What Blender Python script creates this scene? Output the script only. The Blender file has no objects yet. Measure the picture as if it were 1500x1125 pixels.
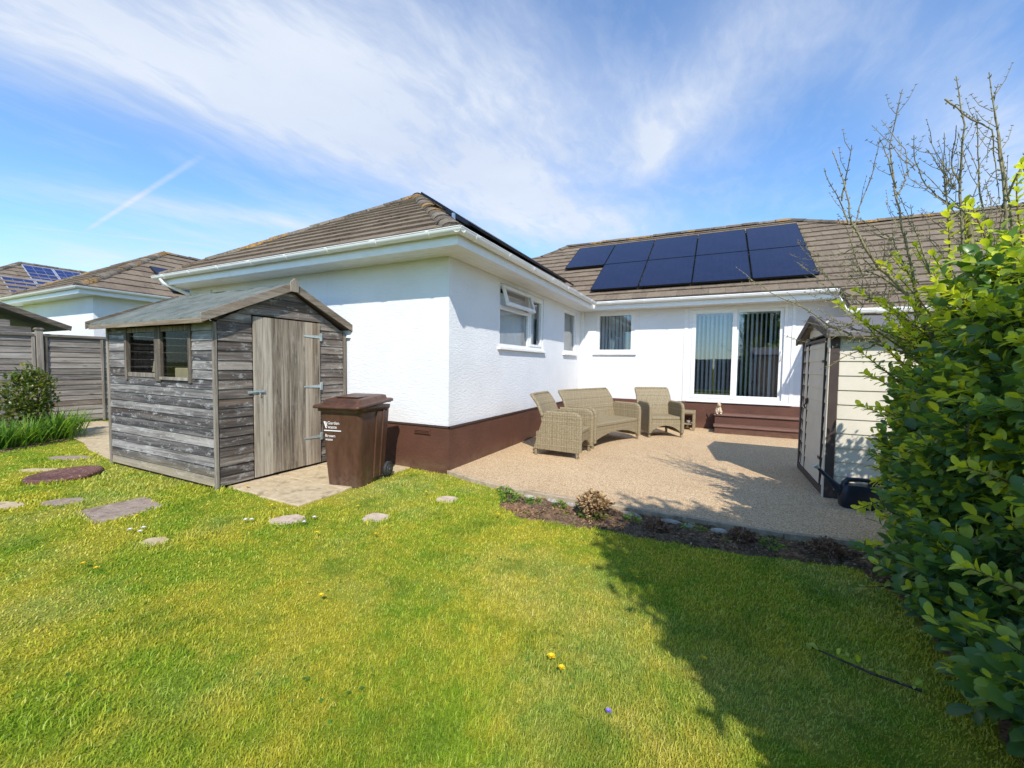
import bpy, bmesh, math, random
import numpy as np
from mathutils import Vector, Matrix
random.seed(7); rng = np.random.default_rng(7)
sc = bpy.context.scene; COL = sc.collection
R = math.radians
SUN_AZ, SUN_EL = 148.0, 44.5      # azimuth clockwise from +Y

# ------------------------------------------------------------------ node helper
class NT:
    def __init__(s, tree): s.t = tree; s.n = tree.nodes; s.l = tree.links
    def add(s, typ, **kw):
        n = s.n.new(typ)
        for k, v in kw.items(): setattr(n, k, v)
        return n
    def put(s, sock, v):
        if isinstance(v, bpy.types.NodeSocket): s.l.new(v, sock)
        elif v is not None:
            if isinstance(v, (tuple, list)) and len(v) == 3 and sock.type == 'RGBA': v = (*v, 1)
            sock.default_value = v
    def m(s, op, a, b=None, c=None, clamp=False):
        n = s.add('ShaderNodeMath', operation=op, use_clamp=clamp)
        s.put(n.inputs[0], a)
        if b is not None: s.put(n.inputs[1], b)
        if c is not None: s.put(n.inputs[2], c)
        return n.outputs[0]
    def v(s, op, a, b=None, scale=None):
        n = s.add('ShaderNodeVectorMath', operation=op); s.put(n.inputs[0], a)
        if b is not None: s.put(n.inputs[1], b)
        if scale is not None: s.put(n.inputs['Scale'], scale)
        return n.outputs['Value'] if op in ('DOT_PRODUCT', 'LENGTH', 'DISTANCE') else n.outputs[0]
    def noise(s, vec, scale, detail=4, rough=.55, dist=0, dims='3D', col=False):
        n = s.add('ShaderNodeTexNoise', noise_dimensions=dims); s.put(n.inputs['Vector'], vec)
        n.inputs['Scale'].default_value = scale; n.inputs['Detail'].default_value = detail
        n.inputs['Roughness'].default_value = rough; n.inputs['Distortion'].default_value = dist
        return n.outputs['Color' if col else 'Fac']
    def vor(s, vec, scale, feature='F1', out='Distance', rand=1):
        n = s.add('ShaderNodeTexVoronoi', feature=feature); s.put(n.inputs['Vector'], vec)
        n.inputs['Scale'].default_value = scale; n.inputs['Randomness'].default_value = rand
        return n.outputs[out]
    def mp(s, vec, sc=(1,1,1), rot=(0,0,0), loc=(0,0,0)):
        n = s.add('ShaderNodeMapping'); s.put(n.inputs[0], vec)
        n.inputs['Scale'].default_value = sc; n.inputs['Rotation'].default_value = rot; n.inputs['Location'].default_value = loc
        return n.outputs[0]
    def ramp(s, f, stops, interp='LINEAR'):
        n = s.add('ShaderNodeValToRGB'); n.color_ramp.interpolation = interp; s.put(n.inputs[0], f)
        e = n.color_ramp.elements
        while len(e) < len(stops): e.new(.5)
        for i, (p, c) in enumerate(stops):
            e[i].position = p
            e[i].color = (*c, 1) if isinstance(c, (tuple, list)) else (c, c, c, 1)
        return n.outputs[0]
    def mix(s, f, a, b, mode='MIX'):
        n = s.add('ShaderNodeMix', data_type='RGBA', blend_type=mode)
        s.put(n.inputs[0], f); s.put(n.inputs[6], a); s.put(n.inputs[7], b); return n.outputs[2]
    def rng(s, f, a, b, c=0., d=1.):
        n = s.add('ShaderNodeMapRange'); s.put(n.inputs[0], f)
        for i, x in enumerate((a, b, c, d)): n.inputs[i+1].default_value = x
        return n.outputs[0]
    def sep(s, vec):
        n = s.add('ShaderNodeSeparateXYZ'); s.put(n.inputs[0], vec); return n.outputs
    def comb(s, x, y, z):
        n = s.add('ShaderNodeCombineXYZ'); s.put(n.inputs[0], x); s.put(n.inputs[1], y); s.put(n.inputs[2], z); return n.outputs[0]
    def attr(s, name='var'):
        n = s.add('ShaderNodeAttribute', attribute_name=name); return n.outputs['Fac']
    def obj(s): return s.add('ShaderNodeTexCoord').outputs['Object']
    def pos(s): return s.add('ShaderNodeNewGeometry').outputs['Position']
    def bump(s, h, strength=.5, dist=.01):
        n = s.add('ShaderNodeBump'); s.put(n.inputs['Height'], h); n.inputs['Strength'].default_value = strength
        n.inputs['Distance'].default_value = dist; return n.outputs[0]

MATS = {}
def mat(name, fn, **kw):
    m = bpy.data.materials.new(name); m.use_nodes = True; nt = NT(m.node_tree)
    b = nt.n['Principled BSDF']; fn(nt, b, **kw); MATS[name] = m; return m
def setp(nt, b, color=None, rough=None, normal=None, metal=None, spec=None, coat=None):
    if color is not None: nt.put(b.inputs['Base Color'], color)
    if rough is not None: nt.put(b.inputs['Roughness'], rough)
    if normal is not None: nt.put(b.inputs['Normal'], normal)
    if metal is not None: nt.put(b.inputs['Metallic'], metal)
    if spec is not None: nt.put(b.inputs['Specular IOR Level'], spec)
    if coat is not None: nt.put(b.inputs['Coat Weight'], coat)

def f_plain(nt, b, col, rough=.6, var=.15, scale=8, bump=.15, bs=60, metal=0, spec=.5, coat=0):
    p = nt.obj(); n = nt.noise(p, scale, 5)
    c = nt.mix(nt.rng(n, .3, .7), tuple(x*(1-var) for x in col), tuple(min(1, x*(1+var)) for x in col))
    setp(nt, b, c, rough, nt.bump(nt.noise(p, bs, 3), bump, .004), metal, spec, coat)

def f_render(nt, b):   # white painted render with a coarse troweled grain
    p = nt.pos()
    a = nt.noise(nt.mp(p, (14, 14, 42)), 1, 5, .6)
    g = nt.noise(p, 95, 4, .65)
    h = nt.m('ADD', nt.m('MULTIPLY', a, 1.0), nt.m('MULTIPLY', g, .45))
    big = nt.noise(p, 1.3, 4)
    col = nt.mix(nt.rng(big, .35, .7), (.69, .695, .70), (.755, .76, .765))
    z = nt.sep(p)[2]
    low = nt.m('MULTIPLY', nt.rng(z, .62, .85, 1, 0), nt.noise(nt.mp(p, (6, 6, 2)), 1.5, 4))
    col = nt.mix(nt.m('MULTIPLY', low, .35), col, (.62, .58, .52))
    dr = nt.m('MULTIPLY', nt.rng(nt.noise(nt.mp(p, (9, 9, .5)), 1.4, 5, .7), .58, .74), nt.rng(nt.noise(p, .8, 3), .45, .65))
    col = nt.mix(nt.m('MULTIPLY', dr, .16), col, (.42, .42, .38))
    setp(nt, b, col, .85, nt.bump(h, .6, .012), spec=.2)
def f_plinth(nt, b):
    p = nt.pos()
    h = nt.m('ADD', nt.noise(nt.mp(p, (14, 14, 36)), 1, 5, .6), nt.noise(p, 110, 3))
    big = nt.noise(p, 2.2, 6, .6)
    col = nt.mix(nt.rng(big, .3, .7), (.085, .036, .022), (.125, .053, .034))
    z = nt.sep(p)[2]
    dirt = nt.m('MULTIPLY', nt.rng(z, .0, .22, 1, 0), nt.rng(nt.noise(p, 9, 5), .35, .65))
    col = nt.mix(nt.m('MULTIPLY', dirt, .45), col, (.20, .15, .09))
    setp(nt, b, col, .6, nt.bump(h, .5, .008), spec=.35)
def f_upvc(nt, b):
    p = nt.pos()
    n = nt.noise(nt.mp(p, (3, 3, 9)), 2, 6, .6)
    col = nt.mix(nt.rng(n, .4, .8), (.78, .78, .775), (.70, .69, .66))
    setp(nt, b, col, .32, spec=.5)
def f_tile(nt, b):
    p = nt.pos(); v = nt.attr('var')
    n = nt.noise(p, 9, 7, .7)
    col = nt.ramp(nt.m('ADD', nt.m('MULTIPLY', v, .20), nt.m('MULTIPLY', n, .85)), [(.15, (.085, .064, .048)), (.45, (.165, .125, .09)), (.7, (.225, .175, .125)), (.9, (.30, .24, .175))])
    sp = nt.rng(nt.noise(p, 60, 5, .7), .52, .68)
    col = nt.mix(nt.m('MULTIPLY', sp, .35), col, (.34, .29, .22))
    moss = nt.m('MULTIPLY', nt.rng(nt.noise(p, 2.6, 6, .7), .56, .66), nt.rng(nt.noise(p, 28, 4), .46, .6))
    col = nt.mix(nt.m('MULTIPLY', moss, .8), col, (.035, .032, .016))
    setp(nt, b, col, .93, nt.bump(nt.m('ADD', nt.noise(p, 140, 3), nt.noise(p, 30, 4)), .5, .008), spec=.2)
def f_ridge(nt, b):
    p = nt.pos(); v = nt.attr('var')
    n = nt.noise(p, 12, 7, .7)
    col = nt.ramp(nt.m('ADD', nt.m('MULTIPLY', v, .4), nt.m('MULTIPLY', n, .6)), [(.2, (.075, .06, .047)), (.5, (.15, .12, .09)), (.8, (.24, .2, .15))])
    moss = nt.rng(nt.noise(p, 7, 6, .75), .52, .6)
    col = nt.mix(nt.m('MULTIPLY', moss, .75), col, (.05, .042, .024))
    li = nt.m('MULTIPLY', nt.rng(nt.noise(p, 1.1, 3), .53, .6), nt.rng(nt.noise(p, 22, 5, .7), .46, .56))
    col = nt.mix(nt.m('MULTIPLY', li, .9), col, (.42, .21, .025))
    gr = nt.rng(nt.noise(p, 45, 4), .6, .68)
    col = nt.mix(nt.m('MULTIPLY', gr, .5), col, (.38, .36, .3))
    setp(nt, b, col, .95, nt.bump(nt.noise(p, 40, 6, .7), .9, .02), spec=.2)

def f_board(nt, b, axis='x', base=((.055,.047,.041),(.16,.135,.115),(.30,.265,.225)), warm=.3, pale=.45, lowpale=False):
    # weathered timber: grain runs along `axis`, tone from the face attribute
    p = nt.obj(); v = nt.attr('var')
    s = {'x': (1.6, 30, 30), 'y': (30, 1.6, 30), 'z': (30, 30, 1.6)}[axis]
    off = nt.comb(nt.m('MULTIPLY', v, 37.), nt.m('MULTIPLY', v, 17.), nt.m('MULTIPLY', v, 11.))
    q = nt.v('ADD', nt.mp(p, s), off)
    g = nt.noise(q, 1.0, 8, .68, .6)
    g2 = nt.noise(nt.v('ADD', nt.mp(p, tuple(x*.28 for x in s)), off), 1.0, 4, .6)
    f = nt.m('ADD', nt.m('MULTIPLY', g, .62), nt.m('ADD', nt.m('MULTIPLY', g2, .4), nt.m('MULTIPLY', nt.m('SUBTRACT', v, .5), .17)))
    col = nt.ramp(f, [(.38, base[0]), (.52, base[1]), (.66, base[2])])
    w = nt.rng(nt.noise(nt.v('ADD', nt.mp(p, tuple(x*.12 for x in s)), off), 1.3, 3), .55, .75)
    col = nt.mix(nt.m('MULTIPLY', w, warm), col, (.21, .125, .065))
    # pale bloom and droppings
    bl = nt.rng(nt.noise(nt.v('ADD', nt.mp(p, tuple(3+x*.18 for x in s)), off), 1.6, 7, .78), .54, .68)
    col = nt.mix(nt.m('MULTIPLY', bl, pale), col, (.50, .50, .48))
    sk = nt.rng(nt.vor(nt.v('ADD', nt.mp(p, (9, 9, 9)), off), 1.3), .05, .11, 1, 0)
    col = nt.mix(nt.m('MULTIPLY', nt.m('MULTIPLY', sk, pale), .8), col, (.52, .51, .48))
    # knots
    kd = nt.vor(nt.v('ADD', nt.mp(p, tuple(1.5+x*.22 for x in s)), off), 1.0)
    kn = nt.rng(kd, .05, .12, 1, 0)
    col = nt.mix(nt.m('MULTIPLY', kn, .7), col, (.045, .03, .022))
    if lowpale:
        z = nt.sep(p)[2]
        lp = nt.m('MULTIPLY', nt.rng(z, .08, .24, 1, 0), nt.rng(g2, .2, .55))
        col = nt.mix(nt.m('MULTIPLY', lp, .8), col, (.37, .30, .19))
    setp(nt, b, col, .9, nt.bump(nt.m('ADD', g, nt.m('MULTIPLY', kn, -.3)), .55, .006), spec=.15)

def f_felt(nt, b):
    p = nt.pos(); g = nt.noise(p, 170, 3, .7); n = nt.noise(p, 5, 6, .65)
    col = nt.mix(nt.rng(n, .35, .68), (.055, .068, .058), (.165, .18, .155))
    col = nt.mix(nt.rng(g, .45, .7), col, (.22, .235, .215))
    moss = nt.rng(nt.noise(nt.mp(p, (1, 3, 3)), 2.5, 5, .7), .56, .7)
    col = nt.mix(nt.m('MULTIPLY', moss, .5), col, (.07, .085, .045))
    setp(nt, b, col, .95, nt.bump(nt.m('ADD', g, nt.m('MULTIPLY', n, 2.)), .5, .008), spec=.15)
def f_resin(nt, b):
    p = nt.pos()
    c = nt.vor(p, 135, out='Color'); cd = nt.vor(p, 135)
    col = nt.ramp(nt.sep(c)[0], [(0, (.20, .11, .05)), (.12, (.38, .245, .125)), (.5, (.55, .385, .215)), (.8, (.64, .475, .285)), (.97, (.74, .62, .44))])
    big = nt.noise(p, .9, 5)
    col = nt.mix(nt.rng(big, .4, .7), col, nt.mix(1, col, (.88, .86, .84), 'MULTIPLY'))
    st = nt.rng(nt.noise(p, 26, 2), .735, .76)
    col = nt.mix(st, col, (.07, .055, .04))
    setp(nt, b, col, .7, nt.bump(cd, .5, -.005), spec=.35)
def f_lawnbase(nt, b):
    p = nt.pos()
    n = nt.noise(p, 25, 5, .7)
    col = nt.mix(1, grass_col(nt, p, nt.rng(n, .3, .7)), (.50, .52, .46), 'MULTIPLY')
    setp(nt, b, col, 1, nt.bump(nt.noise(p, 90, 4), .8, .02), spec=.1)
def grass_col(nt, p, v):
    n1 = nt.noise(p, 1.15, 5, .62); n2 = nt.noise(nt.v('ADD', p, (13., 5., 0.)), .75, 4, .6); n3 = nt.noise(p, 6, 4, .6)
    g = nt.mix(v, (.165, .275, .016), (.46, .58, .055))
    y = nt.mix(v, (.44, .39, .026), (.82, .70, .11))
    straw = nt.mix(v, (.56, .49, .20), (.78, .70, .36))
    n4 = nt.noise(p, 17, 3, .6)
    f = nt.rng(nt.m('ADD', nt.m('MULTIPLY', n1, .55), nt.m('ADD', nt.m('MULTIPLY', n3, .28), nt.m('MULTIPLY', n4, .17))), .425, .56)
    c = nt.mix(nt.m('MULTIPLY', f, .85), g, y)
    s = nt.m('ADD', nt.m('MULTIPLY', nt.rng(n2, .5, .68), .30), nt.rng(v, .88, .97, 0, .35))
    c = nt.mix(s, c, straw)
    dk = nt.rng(nt.noise(nt.v('ADD', p, (3., 31., 0.)), 2.1, 4, .6), .54, .68)
    return nt.mix(nt.m('MULTIPLY', dk, .5), c, (.13, .25, .022))
def f_grass(nt, b):
    c = grass_col(nt, nt.pos(), nt.attr('var'))
    setp(nt, b, c, .5, spec=.25)
    tr = nt.add('ShaderNodeBsdfTranslucent'); nt.put(tr.inputs[0], nt.mix(1, c, (1.25, 1.3, .7), 'MULTIPLY'))
    mx = nt.add('ShaderNodeMixShader'); mx.inputs[0].default_value = .4
    nt.l.new(b.outputs[0], mx.inputs[1]); nt.l.new(tr.outputs[0], mx.inputs[2]); nt.l.new(mx.outputs[0], nt.n['Material Output'].inputs[0])
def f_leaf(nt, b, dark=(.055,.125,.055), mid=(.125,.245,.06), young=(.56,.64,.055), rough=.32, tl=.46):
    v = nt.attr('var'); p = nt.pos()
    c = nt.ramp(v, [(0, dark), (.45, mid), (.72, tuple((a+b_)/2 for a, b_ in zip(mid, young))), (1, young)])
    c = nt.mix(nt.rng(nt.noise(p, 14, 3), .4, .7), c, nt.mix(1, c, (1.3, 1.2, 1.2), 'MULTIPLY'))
    setp(nt, b, c, rough, spec=.45)
    tr = nt.add('ShaderNodeBsdfTranslucent'); nt.put(tr.inputs[0], nt.mix(1, c, (1.6, 1.5, .6), 'MULTIPLY'))
    mx = nt.add('ShaderNodeMixShader'); mx.inputs[0].default_value = tl
    nt.l.new(b.outputs[0], mx.inputs[1]); nt.l.new(tr.outputs[0], mx.inputs[2]); nt.l.new(mx.outputs[0], nt.n['Material Output'].inputs[0])
def f_bark(nt, b, c0=(.16,.13,.085), c1=(.31,.29,.15)):
    p = nt.pos(); n = nt.noise(p, 40, 5, .7)
    setp(nt, b, nt.mix(nt.rng(n, .4, .62), c0, c1), .85, nt.bump(n, .6, .004), spec=.2)
def f_soil(nt, b):
    p = nt.pos(); n = nt.noise(p, 30, 7, .75); m_ = nt.noise(p, 4, 4)
    c = nt.ramp(n, [(.3, (.045, .028, .017)), (.5, (.15, .098, .062)), (.66, (.31, .22, .145)), (.8, (.48, .38, .28))])
    c = nt.mix(nt.rng(m_, .45, .65), c, nt.mix(1, c, (1.7, 1.5, 1.3), 'MULTIPLY'))
    setp(nt, b, c, 1, nt.bump(n, 1, .03), spec=.1)
def f_stone(nt, b, c0=(.22,.18,.15), c1=(.40,.34,.29)):
    p = nt.pos(); n = nt.noise(p, 13, 8, .7)
    c = nt.mix(nt.rng(n, .35, .65), c0, c1)
    c = nt.mix(nt.m('MULTIPLY', nt.rng(nt.noise(p, 45, 4), .56, .68), .5), c, (.50, .44, .36))
    c = nt.mix(nt.m('MULTIPLY', nt.rng(nt.noise(p, 5, 5, .7), .55, .65), .6), c, tuple(x*.45 for x in c0))
    setp(nt, b, c, .95, nt.bump(n, .7, .012), spec=.15)
def f_wicker(nt, b):
    p = nt.obj(); s = nt.sep(p)
    h = nt.m('ADD', s[0], s[1])
    wz = nt.m('ABSOLUTE', nt.m('SINE', nt.m('MULTIPLY', s[2], 150.)))
    col_i = nt.m('FLOOR', nt.m('MULTIPLY', h, 26.))
    alt = nt.m('SINE', nt.m('ADD', nt.m('MULTIPLY', s[2], 150.), nt.m('MULTIPLY', col_i, 1.5708)))
    wx = nt.m('ABSOLUTE', nt.m('SINE', nt.m('MULTIPLY', h, 26.*3.14159)))
    hgt = nt.m('ADD', nt.m('MULTIPLY', nt.m('ABSOLUTE', alt), .6), nt.m('MULTIPLY', wx, .5))
    band = nt.noise(nt.comb(0., 0., nt.m('MULTIPLY', s[2], 1.)), 48, 3, .8)
    bandh = nt.noise(nt.comb(nt.m('MULTIPLY', h, 1.), 0., 0.), 30, 2, .8)
    n = nt.noise(p, 60, 4, .7)
    f = nt.m('ADD', nt.m('MULTIPLY', band, .5), nt.m('ADD', nt.m('MULTIPLY', n, .35), nt.m('MULTIPLY', bandh, .2)))
    c = nt.ramp(f, [(.38, (.105, .078, .042)), (.5, (.235, .185, .105)), (.62, (.36, .30, .19))])
    gap = nt.rng(hgt, .12, .40, 1, 0)
    c = nt.mix(nt.m('MULTIPLY', gap, .75), c, (.06, .045, .025))
    setp(nt, b, c, .6, nt.bump(hgt, .8, .006), spec=.35)
def f_solar(nt, b, cell=(.008,.010,.028), line=(.022,.026,.055), every=.166, rough=.12):
    p = nt.obj(); s = nt.sep(p)
    a = nt.m('ABSOLUTE', nt.m('SINE', nt.m('MULTIPLY', s[0], math.pi/every)))
    c_ = nt.m('ABSOLUTE', nt.m('SINE', nt.m('MULTIPLY', s[1], math.pi/every)))
    g = nt.m('MAXIMUM', nt.rng(a, .03, .05, 1, 0), nt.rng(c_, .03, .05, 1, 0))
    n = nt.noise(p, 2.2, 5)
    c = nt.mix(g, nt.mix(n, cell, tuple(x*1.8 for x in cell)), line)
    d = nt.m('MULTIPLY', nt.rng(nt.noise(nt.pos(), 12, 5, .75), .5, .75), .05)
    setp(nt, b, nt.mix(d, c, (.25, .25, .25)), nt.m('ADD', nt.m('MULTIPLY', n, .12), rough), spec=.5)
def f_glass(nt, b, tint=(.75,.8,.8), refl=1.0, base_r=.10):
    fr = nt.add('ShaderNodeLayerWeight'); fr.inputs[0].default_value = .25
    fac = nt.m('ADD', nt.m('MULTIPLY', fr.outputs['Fresnel'], refl), base_r, clamp=True)
    gl = nt.add('ShaderNodeBsdfGlossy'); gl.inputs['Roughness'].default_value = .005
    nt.put(gl.inputs[0], (1, 1, 1))
    tr = nt.add('ShaderNodeBsdfTransparent'); nt.put(tr.inputs[0], tint)
    mx = nt.add('ShaderNodeMixShader'); nt.l.new(fac, mx.inputs[0])
    nt.l.new(tr.outputs[0], mx.inputs[1]); nt.l.new(gl.outputs[0], mx.inputs[2]); nt.l.new(mx.outputs[0], nt.n['Material Output'].inputs[0])
    nt.n.remove(b)
def f_bin(nt, b):
    p = nt.pos(); n = nt.noise(nt.mp(p, (5, 5, 1.5)), 2, 5, .65); g = nt.noise(p, 240, 2)
    c = nt.mix(nt.rng(n, .38, .68), (.062, .026, .015), (.105, .050, .030))
    z = nt.sep(p)[2]
    c = nt.mix(nt.m('MULTIPLY', nt.rng(z, .0, .25, .6, 0), nt.rng(nt.noise(p, 20, 5), .4, .65)), c, (.16, .12, .08))
    c = nt.mix(nt.m('MULTIPLY', nt.rng(nt.noise(p, 60, 5, .8), .62, .72), .25), c, (.25, .2, .16))
    setp(nt, b, c, .42, nt.bump(g, .15, .002), spec=.4)

mat('render_white', f_render); mat('plinth_brown', f_plinth); mat('upvc', f_upvc)
mat('tile', f_tile); mat('ridge', f_ridge); mat('felt', f_felt); mat('resin', f_resin)
mat('lawn_base', f_lawnbase); mat('grass', f_grass); mat('soil', f_soil); mat('wicker', f_wicker)
GREY = ((.045,.042,.042),(.15,.138,.13),(.36,.34,.315))
mat('board_x', f_board, axis='x', base=GREY, warm=.2, pale=.85, lowpale=True)
mat('board_y', f_board, axis='y', base=((.045,.037,.033),(.13,.108,.092),(.30,.26,.22)), warm=.35, pale=.6)
mat('board_z', f_board, axis='z', base=((.10,.08,.06),(.27,.225,.17),(.44,.39,.31)), warm=.45, pale=.25)
mat('trim_z', f_board, axis='z', base=((.085,.07,.055),(.20,.17,.135),(.34,.30,.25)), warm=.3, pale=.2)
mat('trim_y', f_board, axis='y', base=((.075,.06,.045),(.185,.15,.115),(.31,.265,.21)), warm=.4, pale=.2)
mat('trim_x', f_board, axis='x', base=((.07,.055,.04),(.18,.14,.10),(.31,.25,.18)), warm=.5, pale=.15)
mat('fence_y', f_board, axis='y', base=((.10,.086,.074),(.23,.20,.17),(.38,.34,.295)), warm=.4, pale=.3)
mat('fence_x', f_board, axis='x', base=((.10,.086,.074),(.23,.20,.17),(.38,.34,.295)), warm=.4, pale=.3)
mat('interior_wood', f_plain, col=(.09,.06,.04), rough=.9)
mat('glass', f_glass, base_r=.13); mat('shed_glass', f_glass, tint=(.75,.77,.75), refl=.35, base_r=.01)
mat('obscure_glass', f_glass, tint=(.55,.58,.57), refl=.8, base_r=.16)
mat('blind', f_plain, col=(.80,.81,.83), rough=.7, var=.05)
mat('interior', f_plain, col=(.10,.085,.08), rough=.9)
mat('interior_floor', f_plain, col=(.09,.06,.045), rough=.7)
mat('galv', f_plain, col=(.40,.45,.44), rough=.5, metal=.5, var=.25, bs=40)
mat('dark_metal', f_plain, col=(.02,.02,.022), rough=.4, metal=.6)
mat('alu', f_plain, col=(.55,.55,.55), rough=.35, metal=.9)
mat('black_plastic', f_plain, col=(.010,.014,.026), rough=.38, bs=200, bump=.08)
mat('black_rubber', f_plain, col=(.022,.022,.023), rough=.7)
mat('hub_grey', f_plain, col=(.05,.05,.055), rough=.5)
mat('bin', f_bin)
mat('white_print', f_plain, col=(.78,.75,.72), rough=.6, var=.08)
mat('solar', f_solar); mat('solar_poly', f_solar, cell=(.012,.022,.085), line=(.35,.38,.45), every=.33, rough=.18)
mat('solar_frame', f_plain, col=(.012,.012,.016), rough=.35, metal=.5); mat('solar_frame_alu', f_plain, col=(.6,.62,.65), rough=.35, metal=.6)
mat('vinyl', f_plain, col=(.62,.565,.46), rough=.62, var=.07, scale=3, bump=.5, bs=120, spec=.3)
mat('vinyl_trim', f_plain, col=(.055,.036,.030), rough=.6, bs=80)
mat('vinyl_roof', f_plain, col=(.15, .13, .12), rough=.5, var=.1, bs=90); mat('kerb', f_stone, c0=(.30,.23,.15), c1=(.50,.40,.28))
mat('slab_grey', f_stone, c0=(.22,.165,.125), c1=(.37,.29,.23))
mat('slab_pale', f_stone, c0=(.40,.30,.22), c1=(.62,.49,.38))
mat('slab_sand', f_stone, c0=(.40,.305,.18), c1=(.56,.45,.29))
mat('white_stone', f_stone, c0=(.22,.19,.15), c1=(.50,.46,.39))
mat('drain_red', f_stone, c0=(.105,.045,.038), c1=(.17,.085,.07))
mat('leaf', f_leaf)
mat('bush_leaf', f_leaf, dark=(.04,.075,.02), mid=(.09,.15,.03), young=(.26,.25,.07))
mat('blade_leaf', f_leaf, dark=(.05,.13,.02), mid=(.11,.24,.03), young=(.30,.40,.06), rough=.45)
mat('dead_leaf', f_leaf, dark=(.13,.085,.045), mid=(.30,.19,.09), young=(.50,.38,.22), rough=.8, tl=.2)
mat('red_leaf', f_leaf, dark=(.06,.04,.022), mid=(.15,.075,.045), young=(.25,.17,.09), rough=.7, tl=.2)
mat('bark', f_bark); mat('bark_dark', f_bark, c0=(.05,.038,.03), c1=(.13,.09,.06)); mat('bark_orange', f_bark, c0=(.13,.075,.035), c1=(.25,.17,.07))
mat('petal_yellow', f_plain, col=(.80,.55,.01), rough=.6); mat('petal_white', f_plain, col=(.8,.8,.8), rough=.6); mat('petal_violet', f_plain, col=(.25,.18,.6), rough=.6)
mat('rabbit', f_plain, col=(.50,.39,.24), rough=.8, var=.35, scale=18, bump=.6)
mat('rabbit_light', f_plain, col=(.66,.6,.5), rough=.8)
mat('pot', f_plain, col=(.35,.3,.26), rough=.7)
mat('cardboard', f_plain, col=(.50,.40,.24), rough=.8)

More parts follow.
